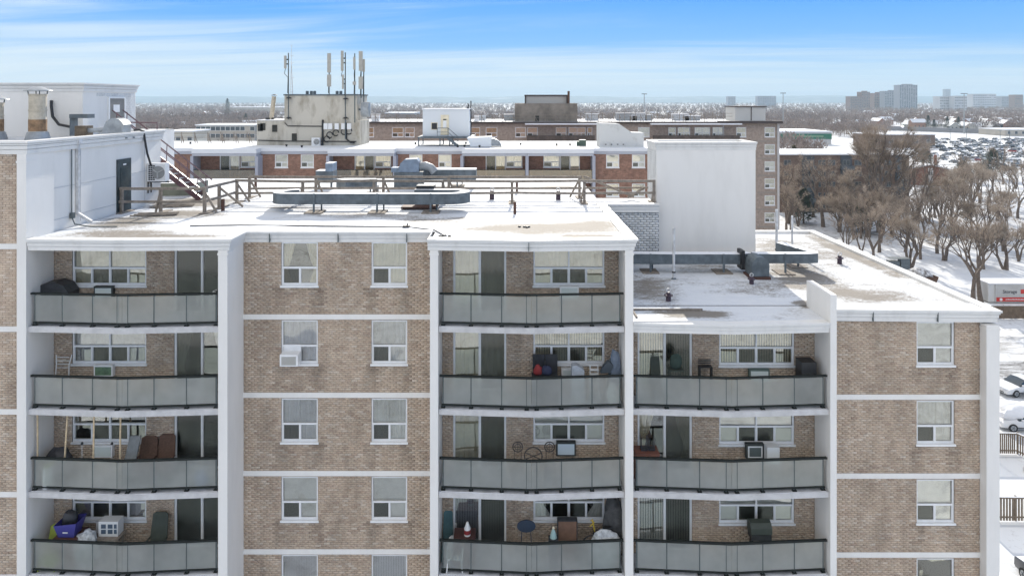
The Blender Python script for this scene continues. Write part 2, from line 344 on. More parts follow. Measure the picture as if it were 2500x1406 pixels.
def curtain_mesh(kind, w_, h, colm):
    def f():
        mb = MB(); n = 40
        if kind == 'flat': mb.box(-w_/2, w_/2, 0, .01, 0, h)
        elif kind == 'slats':
            x = -w_/2
            while x < w_/2-.02: mb.add([(x,.0,0),(x+.075,.035,0),(x+.075,.035,h),(x,.0,h)], [(0,1,2,3)]); x += .088
        elif kind in ('folds', 'sheer'):
            vs = []; fs = []; ph = random.random()*6
            for i in range(n+1):
                x = -w_/2+w_*i/n; y = .03*math.sin(i*1.25+ph)+.012*math.sin(i*2.9+ph)
                vs += [(x, y, 0), (x*.995, y*.7, h)]
            for i in range(n): fs.append((2*i, 2*i+2, 2*i+3, 2*i+1))
            mb.add(vs, fs)
        elif kind == 'tied':           # two drapes pulled to the sides
            for sg in (-1, 1):
                vs = []; fs = []; m = 10; q = 12
                for j in range(m+1):
                    t = j/m; wd = w_*(.10+.22*abs(t-.35)**.8*1.6)
                    for i in range(q+1):
                        s = i/q; vs.append((sg*(w_/2-wd*s), .02*math.sin(i*2.1), h*t))
                for j in range(m):
                    for i in range(q): a = j*(q+1)+i; fs.append((a, a+1, a+q+2, a+q+1))
                mb.add(vs, fs)
        return mb.mesh('curtain', colm, smooth=(kind in ('folds','sheer','tied')))
    return cached(('cur', kind, round(w_, 2), round(h, 2), colm.name, random.randrange(2)), f)
CUR = {'white': mat('blind_white', (.88,.87,.82), .9, .06, 3), 'cream': mat('curtain_cream', (.78,.70,.52), .9, .12, 3), 'grey': mat('curtain_grey', (.50,.51,.56), .9, .15, 3),
       'green': mat('curtain_green', (.10,.20,.08), .9, .2, 3), 'sand': mat('drape_sand', (.70,.63,.46), .9, .12, 2), 'lilac': mat('drape_lilac', (.62,.61,.70), .9, .1, 2)}
def pane_mesh(w_, h, g): return cached(('pane', round(w_, 3), round(h, 3), g.name), lambda: MB().box(-w_/2, w_/2, 0, .008, 0, h).mesh('pane', g))
def window(parent, xc, y, zb, w_, h, style='single', curtain=('folds', 'white'), screens=(), frame=.055, lowfrac=.40, room=True):
    """x centre, y of wall face, z of the sill's underside. style single|double|door|plain2"""
    key = ('win', style, round(w_, 2), round(h, 2), round(frame, 3)); panes = []
    fr = frame; sill = .07 if style != 'door' else .04; iw = w_-2*fr
    z0 = sill+fr; z1 = h-fr; zt = z0+(z1-z0)*lowfrac
    if style in ('single', 'double'):
        ncol = 1 if style == 'single' else 2; cw = (iw-(ncol-1)*fr)/ncol
        for c in range(ncol):
            cx = -iw/2+cw/2+c*(cw+fr)
            panes.append((cx, zt+fr/2, cw, z1-zt-fr/2, 0))
            for s in range(2): panes.append((cx+(-1 if s == 0 else 1)*(cw/4+fr*.2), z0, cw/2-fr*.4, zt-z0-fr/2, 1))
    elif style == 'door':
        for s in range(2): panes.append(((-1 if s == 0 else 1)*(iw/4+fr*.25), z0, iw/2-fr*.5, z1-z0, 1))
    def fm():
        mb = MB(); hs_ = [(p[0]-p[2]/2, p[0]+p[2]/2, p[1], p[1]+p[3]) for p in panes]
        wall_holes(mb, -w_/2, w_/2, sill, h, .03, .11, hs_)
        for p in panes:      # slim inner sash so the frame has a step
            if p[4]:
                a, b, c, d_ = p[0]-p[2]/2, p[0]+p[2]/2, p[1], p[1]+p[3]; t = .018
                mb.box(a, a+t, .05, .10, c, d_); mb.box(b-t, b, .05, .10, c, d_); mb.box(a+t, b-t, .05, .10, c, c+t); mb.box(a+t, b-t, .05, .10, d_-t, d_)
        return mb.mesh('window', FRAME)
    off = OFF[parent.name]; nm = 'patio_door' if style == 'door' else 'window'
    o = link(nm, cached(key, fm), parent, (xc-off[0], y-off[1], zb-off[2])); OFF[o.name] = (xc, y, zb)
    if style != 'door':
        link('sill', cached(('sill', round(w_, 2)), lambda: MB().box(-w_/2-.03, w_/2+.03, -.055, .03, 0, .068).mesh('sill', FRAME)), o)
    for i, p in enumerate(panes):
        g = SCREEN if i in screens else GLASS
        link('pane', pane_mesh(p[2], p[3], g), o, (p[0], .075, p[1]))
    if curtain:
        ck, cc = curtain
        link('curtain', curtain_mesh(ck, iw, h-sill-fr*.5, CUR[cc]), o, (0, .15, sill+.0))
    return o

# ---------------- main apartment building ----------------
YB, YF, YR = 24.0, 22.70, 23.80
bld = thing('apartment_building', 'near tan brick apartment block with white piers, frosted glass balconies and snowy flat roof', 'apartment building', (0, 27, 0))
mort = MB(); BL = []; holes_all = []
FL = [19.41-H*i for i in range(8)]                    # slab band centres
XL0, XL1 = -20.5, -16.40
win_mid = []
top = 22.03
# leftmost wall (one storey higher)
LB = [FL[0]+H]+FL
bandl = []
def brick_section(x0, x1, y, zs_top, bands, holes, bh=.0755):
    """bricks between white bands; bands listed from the top"""
    zt = zs_top
    for b in bands:
        BL.extend(brick_list(x0, x1, b+.095, zt, y, [h for h in holes])); 
        bandl.append((x0, x1, y-.03, y+.1, b-.09, b+.09)); zt = b-.095
    if zt > 0.3: BL.extend(brick_list(x0, x1, 0.3, zt, y, holes))
brick_section(-19.0, XL1, 22.72, 25.22, LB, [])
mort.box(-19.0, XL1, 22.72, 23.0, 0, 25.22)
# mid
HM = []
mids = [(PX(731.5, YB), 1.29), (PX(950.5, YB), 1.26)]
for i in range(8):
    zb = 20.44-H*i
    for xc, w_ in mids: HM.append((xc-w_/2, xc+w_/2, zb, zb+1.59 if i else top))
X1, X2 = -9.43, -2.72
brick_section(X1, X2, YB, top, FL, HM)
wall_holes(mort, X1, X2, 0, top, YB, YB+.3, HM)
# balcony backs
HB1 = []; HB3 = []; HB4 = []
for i in range(8):
    f = 19.50-H*i; zt = f+2.53
    HB1 += [(-15.46, -12.85, 20.44-H*i, 20.44-H*i+1.56), (-11.88, -9.95, f, zt-.10)]
    HB3 += [(.75, 3.25, 20.44-H*i, 20.44-H*i+1.56), (-2.07, -.20, f, zt-.10)]
    if i: HB4 += [(7.22, 9.84, 20.44-H*i+.02, 20.44-H*i+1.56), (4.38, 6.28, f, zt-.10)]
for (a, b, y, hl, i0) in ((-16.10, -9.74, YB, HB1, 0), (-2.45, 3.75, YB, HB3, 0), (4.02, 10.55, YR, HB4, 1)):
    for i in range(i0, 8):
        f = 19.50-H*i; BL.extend(brick_list(a, b, f, f+2.53, y, hl))
    wall_holes(mort, a, b, 0, 22.03-H*i0, y, y+.3, hl)
# right section
HR = []
for i in range(1, 8):
    zb = 20.44-H*i+.03; HR.append((14.10, 15.42, zb, zb+1.57))
brick_section(10.76, 16.30, YR, top-H+.03, [z+.02 for z in FL[1:]], HR)
wall_holes(mort, 10.76, 16.30, 0, top-H+.03, YR, YR+.3, HR)
part('wall', mort, MORTAR, bld)
for q_ in bandl: part('floor_band', MB().box(*q_), STUCCO, bld)
DH.extend(HM+HR)
vis = [b for b in BL if b[2] > 8.2]
vis.sort(key=lambda b: (b[0] > XL1, -b[2] if b[0] < XL1 else 0, b[0]))
near = [b for b in vis if PX(-10, 22.72) < b[0] < XL1 and b[1] > PX(-2, 22.7)][:300]
ns = set(map(id, near))
rest = [b for b in BL if id(b) not in ns]
o = link('brickwork', bricks_mesh('brickwork', rest, BRICK, OFF[bld.name]), bld); o['kind'] = 'stuff'
for b in near:
    w_ = round(b[1]-b[0], 2)
    me = cached(('brick', w_), lambda: MB().box(-w_/2, w_/2, -.016, .02, 0, .0655).mesh('brick', BRICK))
    of = OFF[bld.name]; link('brick', me, bld, ((b[0]+b[1])/2-of[0], 22.72-of[1]+random.uniform(-.004, .004), b[2]-of[2]))
# windows
cm_mid = [[('tied','sand'), ('folds','sand')], [('folds','lilac'), ('folds','grey')], [('folds','grey'), ('folds','white')], [('flat','white'), ('flat','white')], [('slats','lilac'), ('slats','lilac')]]
for i in range(5):
    for j, (xc, w_) in enumerate(mids):
        zb = 20.44-H*i; window(bld, xc, YB, zb, w_, 1.59, 'single', cm_mid[i][j], screens=((1,) if not (i == 1 and j == 0) else ()))
c1 = [('folds','sand'), ('folds','grey'), None, ('slats','lilac'), ('folds','white')]
c3 = [('folds','cream'), ('slats','cream'), ('flat','white'), ('tied','white'), ('flat','white')]
c4 = [None, ('slats','cream'), ('flat','white'), ('flat','white'), ('slats','cream')]
d1 = [None, ('tied','white'), None, ('slats','grey'), ('folds','grey')]
d3 = [('folds','cream'), ('folds','sand'), ('folds','sand'), ('slats','grey'), ('folds','grey')]
d4 = [None, ('slats','cream'), ('tied','cream'), ('slats','white'), ('folds','grey')]
for i in range(5):
    f = 19.50-H*i; zb = 20.44-H*i
    window(bld, -14.155, YB, zb, 2.61, 1.56, 'double', c1[i], screens=(2, 4)); window(bld, -10.915, YB, f, 1.93, 2.43, 'door', d1[i], screens=(0,1) if i != 1 else (0,))
    window(bld, 2.0, YB, zb, 2.50, 1.56, 'double', c3[i], screens=(2, 4)); window(bld, -1.135, YB, f, 1.87, 2.43, 'door', d3[i], screens=(1,))
    if i:
        window(bld, 8.53, YR, zb+.02, 2.62, 1.54, 'double', c4[i], screens=(2, 4)); window(bld, 5.33, YR, f, 1.90, 2.43, 'door', d4[i], screens=(1,))
        window(bld, 14.76, YR, zb+.03, 1.32, 1.57, 'single', ('flat' if i != 2 else 'folds', 'white'), screens=(1,))
# inner back sheets, closed core
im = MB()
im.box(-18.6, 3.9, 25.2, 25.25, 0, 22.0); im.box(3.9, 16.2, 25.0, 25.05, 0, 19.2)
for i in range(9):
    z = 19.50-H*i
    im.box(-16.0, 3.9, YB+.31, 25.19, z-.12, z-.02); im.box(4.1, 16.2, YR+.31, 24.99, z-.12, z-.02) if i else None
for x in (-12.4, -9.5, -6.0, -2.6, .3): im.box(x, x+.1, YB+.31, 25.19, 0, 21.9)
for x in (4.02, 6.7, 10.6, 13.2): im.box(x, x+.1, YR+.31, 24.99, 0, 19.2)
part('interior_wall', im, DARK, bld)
# outer shell (sides and back)
sh = MB()
sh.box(-20.5, -20.3, 22.9, 40.4, 0, 22.2); sh.box(-20.3, 4.1, 40.2, 40.4, 0, 22.2); sh.box(16.45, 16.6, 23.9, 38, 0, 19.5); sh.box(4.1, 16.45, 37.8, 38.0, 0, 19.5); sh.box(3.75, 4.0, YB+.35, 40.2, 0, 22.2)
part('outer_wall', sh, STUCCO, bld)
# piers
for q_ in ((-16.41,-16.10,22.62,24.0,0,25.22),(-9.74,-9.43,22.62,24.0,0,top),(-2.72,-2.45,22.62,24.0,0,top),(3.75,4.02,22.62,24.0,0,top),(16.30,16.75,23.45,24.3,0,top-H),(10.55,10.76,22.62,24.45,0,20.57)): part('pier', MB().box(*q_), STUCCO, bld)
for x0, x1, y0, z in ((-16.43,-16.08,22.60,25.0),(-9.76,-9.41,22.60,top-.08),(-2.74,-2.43,22.60,top-.08),(3.73,4.04,22.60,top-.08),(16.28,16.77,23.43,top-H-.10)): part('pier_capital', MB().box(x0, x1, y0, y0+.5, z-.07, z), STUCCO, bld)
# fascias
ZF0, ZF1 = 22.03, 22.42
fa = MB()
fascia(fa, [(-16.08,22.70),(-12.95,22.58),(-9.42,22.70),(-9.42,24.0),(-2.80,24.0)], ZF0, ZF1)
fascia(fa, [(-2.80,22.70),(.55,22.50),(4.04,22.70),(4.04,30.4),(6.55,30.4)], ZF0, ZF1)
fa.box(-2.80, -2.78, 22.72, 23.8, ZF0, ZF1)
fascia(fa, [(4.03,22.70),(7.3,22.50),(10.54,22.70)], ZF0-H+.02, ZF1-H-.02)
fascia(fa, [(10.76,23.78),(16.72,23.60),(16.72,38.0),(4.0,38.0)], ZF0-H+.06, ZF1-H+.10)
fascia(fa, [(-20.5,22.70),(-16.10,22.64),(-16.10,31.4),(-20.5,31.4)], 25.22, 25.66)
part('fascia', fa, WHITE_METAL, bld)
jm = MB()
for x in (-8.5, -6.1, -3.7): jm.box(x, x+.02, 23.86, 23.99, ZF0+.02, ZF1-.07)
for x, y in ((12.5, 23.64), (14.7, 23.57)): jm.box(x, x+.02, y-.02, y+.1, ZF0-H+.08, ZF1-H+.04)
jm.box(.54, .56, 22.385, 22.5, ZF0+.02, ZF1-.06)
part('fascia_joint', jm, POSTGR, bld)
# roof sheets with wind-cleared patches
def sheet(mb, x0, x1, y0, y1, z, step=.35, amp=.03, bare=None, seed=0.):
    nx = max(2, int((x1-x0)/step)); ny = max(2, int((y1-y0)/step)); vs = []; bs = []
    for j in range(ny+1):
        for i in range(nx+1):
            x = x0+(x1-x0)*i/nx; y = y0+(y1-y0)*j/ny
            ed = min(1, min(i, nx-i, j, ny-j)/2)
            vs.append((x, y, z+amp*ed*(noise.noise(Vector((x*.5+seed, y*.9, 0)))+.5*noise.noise(Vector((x*1.7, y*2.3, seed)))))); bs.append(bare(x, y) if bare else 0)
    o = len(mb.v); mb.add(vs, [(j*(nx+1)+i, j*(nx+1)+i+1, (j+1)*(nx+1)+i+1, (j+1)*(nx+1)+i) for j in range(ny) for i in range(nx)])
    mb.attr = (mb.attr or []) + bs
def blob(x, y, cx, cy, rx, ry, k): 
    q = ((x-cx)/rx)**2+((y-cy)/ry)**2; return k*max(0., 1-q)
def with_bare(o, mb):
    at = o.data.attributes.new('bare', 'FLOAT', 'POINT'); at.data.foreach_set('value', mb.attr); return o
def bare_main(x, y):
    return -.015+blob(x, y, 1.0, 24.7, 3.6, 1.3, .26)+blob(x, y, 2.6, 23.3, 1.1, .35, .45)+blob(x, y, -13.5, 23.7, 2.6, .9, .22)+blob(x, y, -11.2, 23.2, 2.4, .4, .2) \
        +blob(x, y, -14.6, 26.0, 1.7, 2.0, .2)+blob(x, y, -13.2, 28.0, 2.0, 1.2, .22)+blob(x, y, -14.5, 31.0, 2.5, 2.0, .25)+blob(x, y, 2.5, 36.5, 1.5, 1.2, .2)+blob(x, y, 3.0, 25.6, 1.4, 1.0, .2)+blob(x, y, -6.0, 27.6, 3.0, .8, .12)+blob(x, y, -9.0, 29.5, 2.0, .8, .1)+blob(x, y, -3.0, 26.6, 2.5, 1.0, .16)
rm = MB()
sheet(rm, -16.1, -9.5, 22.68, 24.1, 22.37, bare=bare_main); sheet(rm, -16.1, 4.0, 24.1, 31.4, 22.37, bare=bare_main); sheet(rm, -2.7, 4.0, 22.6, 24.1, 22.37, bare=bare_main)
sheet(rm, -30, 4.0, 31.4, 40.5, 22.37, .6, bare=bare_main); sheet(rm, 4.0, 6.6, 30.5, 32.4, 22.37, bare=lambda x, y: -.2)
with_bare(part('roof', rm, ROOFSNOW, bld, smooth=True), rm)
def bare_low(x, y):
    return -.0+(.015 if x > 10.8 else 0)+blob(x, y, 5.2, 26.6, 1.6, 2.6, .16)+blob(x, y, 9.6, 26.8, 2.0, 1.6, .10)+blob(x, y, 6.3, 23.7, 1.9, .5, .35)+blob(x, y, 12.2, 28.5, 1.8, 3.0, .18)+blob(x, y, 13.6, 33.5, 3, 3.5, .14) \
        +blob(x, y, 13.3, 25.8, 2.2, 1.2, .16)+blob(x, y, 16.2, 33.0, .6, 6.5, .2)+blob(x, y, 10.6, 24.8, .4, .5, .4)+blob(x, y, 8.5, 30.0, 1.5, 1.0, .12)-blob(x, y, 8.0, 24.6, 2.0, 1.4, .2)
rl = MB()
sheet(rl, 4.02, 10.55, 22.65, 24.5, 19.64, bare=bare_low); sheet(rl, 10.55, 16.7, 23.8, 24.5, 19.74, bare=bare_low); sheet(rl, 4.02, 16.7, 24.5, 37.9, 19.66, bare=bare_low)
with_bare(part('lower_roof', rl, ROOFSNOW, bld, smooth=True), rl)
ru = MB(); sheet(ru, -24, -16.2, 22.75, 31.3, 25.42, .6); sheet(ru, -24, -18.8, 31.4, 38, 25.42, .6)
with_bare(part('upper_roof', ru, ROOFSNOW, bld, smooth=True), ru)
# raised storey left: inner side wall
ub = MB(); ub.box(-16.42, -16.16, 24.02, 31.4, 22.2, 25.22); ub.box(-18.8, -16.43, 31.2, 31.38, 22.2, 25.3); ub.box(-18.9, -18.8, 31.4, 38, 22.2, 25.4)
part('upper_storey_wall', ub, STUCCO, bld)
ln = MB()
for z in (22.78, 23.9): ln.box(-16.157, -16.145, 22.8, 27.85 if z < 23 else 31.3, z, z+.012)
for y in (25.55, 30.0): ln.box(-16.157, -16.145, y, y+.012, 22.5, 25.2)
part('panel_joint', ln, mat('joint_grey', (.45,.46,.48), .8), bld)
# service door in the side wall
dm = MB(); dm.box(-16.165, -16.12, 27.88, 28.90, 22.42, 24.58)
dr = part('service_door', dm, mat('door_teal_black', (.035,.055,.06), .5, .5, 3, lo=.45, hi=.7), bld)
lm = MB()
for k in range(14): lm.box(-16.12, -16.105, 28.12, 28.66, 23.35+k*.065, 23.39+k*.065)
part('louvre', lm, mat('louvre_dark', (.03,.045,.045), .5), dr)
part('notice', MB().box(-16.12, -16.114, 28.3, 28.52, 24.32, 24.38), FRAME, dr)
# second penthouse at back left
ph = MB(); ph.box(-26, -18.86, 30.0, 34.2, 25.3, 27.45)
pho = part('penthouse', ph, STUCCO, bld)
pf = MB(); fascia(pf, [(-26,30.0),(-18.84,30.0),(-18.84,34.2),(-26,34.2)], 27.40, 27.78, back=.2); part('fascia', pf, WHITE_METAL, pho)
part('roof', MB().box(-26, -18.95, 30.05, 34.1, 27.70, 27.74), SNOWEDGE, pho)
pd = MB(); pd.box(-18.855, -18.80, 31.9, 33.1, 25.3, 27.1); pdo = part('penthouse_door', pd, mat('door_grey', (.23,.22,.20), .5, .1, 3), pho)
part('door_notice', MB().box(-18.80, -18.79, 32.2, 32.7, 26.45, 26.8), FRAME, pho)
part('door_frame', MB().box(-18.858, -18.78, 31.82, 31.9, 25.3, 27.18).box(-18.858, -18.78, 33.1, 33.18, 25.3, 27.18).box(-18.858, -18.78, 31.9, 33.1, 27.1, 27.18), FRAME, pho)
# stair tower on the lower roof
tw = MB(); tw.box(6.56, 11.06, 31.0, 33.0, 19.3, 24.80)
two = part('stair_tower', tw, STUCCO, bld)
tf = MB(); fascia(tf, [(6.54,33.0),(6.54,31.0),(11.06,31.0),(11.06,33.0),(6.54,33.0)], 24.76, 25.12, back=.18, k=.5); part('fascia', tf, WHITE_METAL, two)
part('roof', MB().box(6.7, 10.9, 31.15, 32.85, 24.88, 24.92), SNOWEDGE, two)
# white brick wall under the bridge + west side of the tower
wb = MB(); wb.box(4.02, 6.56, 30.52, 32.4, 19.3, 22.03); part('link_wall', wb, mat('mortar_dark', (.22,.23,.25), .9), bld)
wl = brick_list(4.05, 6.56, 19.66, 22.0, 30.52, [], bw=.262, bh=.105, gap=.022)
wl2 = [(-b[1], -b[0], b[2], b[3], b[4], b[5], b[6]) for b in brick_list(-33.0, -31.05, 22.40, 24.74, 6.56, [], bw=.262, bh=.105, gap=.022)]
ob = link('white_brickwork', bricks_mesh('white_brickwork', wl, WBRICK, OFF[bld.name]), bld); ob['kind'] = 'stuff'
me2 = MB()
for b in wl2: me2.box(6.56-.016, 6.56+.01, b[0], b[1], b[2], b[3])
part('tower_brickwork', me2, WBRICK, bld, kind='stuff')
me3 = MB()
for b in brick_list(33.22, 34.18, 25.35, 27.36, 0, [], bw=.26, bh=.1, gap=.022)+brick_list(31.0, 33.2, 27.2, 27.36, 0, [], bw=.26, bh=.1, gap=.02): me3.box(-18.87, -18.845, b[0], b[1], b[2], b[3])
part('penthouse_brickwork', me3, WBRICK, bld, kind='stuff')
tb = MB(); tb.box(4.3, 4.32, 30.36, 30.4, 22.05, 22.3); part('scupper', tb, POSTGR, bld)
# balconies
def balcony(x0, x1, yb, i, bow=.20, label=None):
    zt = 19.49-H*i; xm = (x0+x1)/2; yf = YF
    sl = MB(); sl.prism([(x0, yf), (xm, yf-bow), (x1, yf), (x1, yb), (x0, yb)], zt-.18, zt, 0, 1)
    b = part('balcony', sl, [CONCRETE, mat('balcony_floor', (.50,.51,.53), .8, .25, 3)], bld)
    p0, pm_, p1 = Vector((x0+.08, yf+.13, 0)), Vector((xm, yf-bow+.13, 0)), Vector((x1-.08, yf+.13, 0))
    part('handrail', MB().beam(p0+Vector((-.06,0,zt+1.07)), pm_+Vector((.0,0,zt+1.07)), .09, .055).beam(pm_+Vector((0,0,zt+1.0701)), p1+Vector((.06,0,zt+1.0701)), .09, .055), RAILDK, b)
    part('bottom_rail', MB().beam(p0+Vector((0,0,zt+.10)), pm_+Vector((0,0,zt+.10)), .05, .045).beam(pm_+Vector((0,0,zt+.1001)), p1+Vector((0,0,zt+.1001)), .05, .045), RAILDK, b)
    ts = (.02, .33, .67, .945)
    pts = [p0.lerp(pm_, t) for t in ts]+[p1.lerp(pm_, t) for t in ts[::-1]]
    for k, p in enumerate(pts):
        q = MB().box(p.x-.024, p.x+.024, p.y+.005, p.y+.05, zt+.0, zt+1.043); q.box(p.x-.07, p.x+.07, p.y-.05, p.y+.06, zt, zt+.035, 1); part('post', q, [POSTGR, RAILDK], b)
    seq = pts[:4]+[pm_]+pts[4:]
    for a, c in zip(seq[:-1], seq[1:]):
        a2 = a.lerp(c, .02); c2 = a.lerp(c, .98); part('glass_panel', MB().beam(a2+Vector((0,-.006,zt+.58)), c2+Vector((0,-.006,zt+.58)), .008, .87), FROST, b)
    # thin snow line lying along the slab's lip
    sn = MB(); n = 60; vs = []; fs = []
    for k in range(n+1):
        t = k/n; p = (p0.lerp(pm_, t*2) if t < .5 else pm_.lerp(p1, t*2-1)); hgt = max(0.002, .012*(noise.noise(Vector((p.x*1.3, i*7.3, x0)))+.35)); wd = .035+.05*max(0, noise.noise(Vector((p.x*2, i*3.1, 4))))
        y = p.y-.12; vs += [(p.x, y, zt-.001), (p.x, y+.01, zt+hgt), (p.x, y+wd, zt+hgt*.8), (p.x, y+wd+.02, zt-.001)]
    for k in range(n):
        for j in range(3): fs.append((4*k+j, 4*k+4+j, 4*k+5+j, 4*k+1+j))
    sn.add(vs, fs); part('snow_line', sn, SNOWEDGE, b, kind='stuff', smooth=True)
    return b
for i in range(5):
    balcony(-16.09, -9.75, YB, i); balcony(-2.44, 3.74, YB, i)
    if i: balcony(4.03, 10.54, YR, i)
# wall air conditioner sleeves (fixed to the wall)
def sleeve(x, y, z, w_=.66, h=.40, dd=.18, col=None, front=None):
    mb = MB(); mb.box(x-w_/2, x+w_/2, y-dd, y-.02, z, z+h)
    o = part('air_conditioner', mb, col or FRAME, bld)
    g = MB(); g.box(x-w_/2+.05, x+w_/2-.05, y-dd-.008, y-dd, z+.05, z+h-.06); part('grille', g, front or mat('pale_panel', (.62,.68,.66), .5), o)
    return o
f = lambda i: 19.50-H*i
BLK = mat('sleeve_black', (.03,.035,.033), .5)
sleeve(PX(259,YB), YB, f(0)+.62, col=BLK); sleeve(PX(259,YB), YB, f(1)+.62, front=mat('sleeve_green', (.12,.2,.12), .6, .4, 8)); sleeve(PX(258,YB), YB, f(2)+.55, h=.42); sleeve(PX(265,YB), YB, f(3)+.66)
sleeve(PX(1389,YB), YB, f(0)+.62); sleeve(PX(1381,YB), YB, f(2)+.6, w_=.68, h=.48, col=BLK, front=mat('pale_blue_panel', (.60,.70,.76), .5)); sleeve(PX(1393,YB), YB, f(1)+.5, h=.4)
sleeve(PX(1850,YR), YR, f(1)+.55, w_=.7, h=.40, col=mat('sleeve_grn', (.10,.14,.12), .6)); sleeve(PX(1839,YR), YR, f(2)+.62, w_=.62, h=.5, col=BLK, front=mat('dark_grey_panel', (.08,.10,.10), .4))
q = MB(); xx = PX(1839,YR); q.box(xx-.25, xx+.25, YR-.205, YR-.19, f(2)+.66, f(2)+1.05); q.box(xx-.2, xx+.2, YR-.215, YR-.20, f(2)+.70, f(2)+1.01, 1); part('front_frame', q, [FRAME, mat('dark_grey_panel2', (.08,.10,.10), .4)], bld)
# window unit in the mid section
q = MB(); xx = PX(715,YB); z = 20.44-H+.13; q.box(xx-.32, xx+.30, YB-.42, YB+.02, z, z+.40); wu = part('window_air_conditioner', q, FRAME, bld); q2 = MB()
for k in range(9): q2.box(xx-.26, xx+.24, YB-.432, YB-.42, z+.05+k*.033, z+.068+k*.033)
part('grille', q2, mat('tan_grille', (.38,.36,.31), .6), wu)
part('filler_panel', MB().box(xx-.32, xx+.28, YB+.02, YB+.07, z+.40, z+.60), FRAME, wu)
# ---------------- rooftop things ----------------
ZR = 22.36; ZL = 19.64
# rain downpipe, conduit, split unit on the side wall
t = thing('downpipe', 'white downpipe with an angled spout on the side wall of the raised left storey', 'downpipe', (-16.05, 25.3, 22.4))
part('pipe', MB().box(-16.14, -16.04, 25.25, 25.36, 22.8, 25.55).beam((-16.08,25.3,22.82), (-15.55,25.25,22.52), .10, .10), PIPEW, t)
part('hopper', MB().box(-16.15, -15.98, 25.2, 25.42, 25.4, 25.62), PIPEW, t)
t = thing('wall_conduit', 'thin grey conduit with a junction box beside the white downpipe', 'conduit', (-16.1, 24.95, 22.4))
part('conduit', MB().tube([(-16.11,24.98,25.5),(-16.11,24.98,22.75),(-15.95,24.9,22.5),(-15.3,24.8,22.42),(-14.4,24.9,22.41)], .022, 6), POSTGR, t)
part('junction_box', MB().box(-16.14, -16.03, 24.9, 25.06, 22.7, 22.9), POSTGR, t)
def split_unit(name, label, x0, x1, y0, y1, z0, z1, face, group=None):
    t = thing(name, label, 'air conditioner', ((x0+x1)/2, (y0+y1)/2, z0), group)
    part('casing', MB().box(x0, x1, y0, y1, z0, z1), FRAME, t)
    g = MB(); yc = y0; cx = x0+(x1-x0)*.62; cz = (z0+z1)/2; r = min((x1-x0)*.36, (z1-z0)*.43)
    g.lathe([(r, 0), (r, .02), (.02, .04)], (0,0,0), 24); g.v = [(cx+a, yc-c, cz+b) for a, b, c in g.v]; part('fan_grille', g, mat('fan_grey', (.30,.30,.29), .6), t)
    b = MB()
    for k in range(3): a = 2*math.pi*k/3+.5; b.beam((cx, yc-.045, cz), (cx+math.cos(a)*r*.85, yc-.045, cz+math.sin(a)*r*.85), .03, .10, up=(0,1,0))
    part('fan_blade', b, mat('blade_grey', (.5,.5,.48), .5), t)
    return t
t = split_unit('split_unit', 'white outdoor air conditioning unit with round fan bracketed high on the side wall', -16.14, -15.35, 30.2, 30.58, 23.42, 24.22, 0)
g = MB()
for r_ in range(8):
    for c in range(3): g.box(-16.08+c*.10, -16.0+c*.10, 30.19, 30.2, 23.48+r_*.085, 23.54+r_*.085)
part('side_louvre', g, BLACK, t)
part('bracket', MB().beam((-16.14,30.25,23.39),(-15.2,30.25,23.39),.04).beam((-16.14,30.5,23.39),(-15.2,30.5,23.39),.04).box(-16.14,-16.1,30.23,30.27,22.9,23.37).box(-16.14,-16.1,30.48,30.52,22.9,23.37), BLACK, t)
solo('refrigerant_hose', MB().tube([(-16.4,29.6,25.72),(-16.2,29.65,25.74),(-16.02,29.7,25.66),(-16.0,29.75,25.3),(-15.98,29.9,24.7),(-15.95,30.15,24.15)], .045, 8), BLACK, 'black insulated hose hanging over the parapet down to the white wall unit', 'hose', smooth=True)
# chimneys on the raised roof
def chimney_pipe(label, x, y, z, r, h, cap, grp):
    t = thing('exhaust_stack', label, 'chimney', (x, y, z), grp)
    part('pipe', MB().lathe([(r*1.03,.12),(r*1.03,.9),(r,.92),(r,h*.62),(r*1.05,h*.62+.01),(r*1.05,h*.66),(r,h*.665),(r,h-.08),(r*1.06,h-.07),(r*1.06,h)], (x,y,z), 28), STACK, t, smooth=True)
    part('rusty_band', MB().lathe([(r*1.045,.35),(r*1.045,.82)], (x,y,z), 28), STACKR, t, smooth=True)
    part('flashing', MB().lathe([(r*1.5,-.02),(r*1.35,.14),(r*1.2,.30),(r*1.05,.33)], (x,y,z), 28), GALVL, t, smooth=True)
    part('rain_cap', MB().lathe([(r*1.65,h+.12),(r*1.6,h+.15),(.03,h+.32)], (x,y,z), 28), GALVL, t, smooth=True)
    s = MB()
    for k in range(4): a = math.pi/4+k*math.pi/2; s.beam((x+math.cos(a)*r,y+math.sin(a)*r,z+h-.05), (x+math.cos(a)*r*1.1,y+math.sin(a)*r*1.1,z+h+.16), .03)
    part('cap_strut', s, GALV, t)
chimney_pipe('rust-banded round exhaust stack with conical rain cap on the raised left roof', PX(92,27.6), 27.6, 25.42, .31, 1.85, 1, 'exhaust stacks on the raised roof')
chimney_pipe('second exhaust stack cut by the left edge of the picture', PX(-14,27.6), 27.6, 25.42, .31, 1.5, 1, 'exhaust stacks on the raised roof')
solo('roof_hose', MB().tube([(PX(124,29.9),29.93,27.0),(PX(122,29.8),29.88,26.75),(PX(126,29.8),29.86,26.3),(PX(140,29.7),29.8,25.95),(PX(165,29.6),29.7,25.87),(PX(196,29.4),29.5,25.85)], .06, 8), BLACK, 'thick black hose curving down the penthouse wall behind the rusty stack', 'hose', smooth=True)
t = thing('roof_fan', 'weathered centrifugal roof fan with curved casing beside the raised parapet', 'fan', (PX(270,28.6), 28.6, 25.42))
x = PX(285,28.6); sc_ = MB()
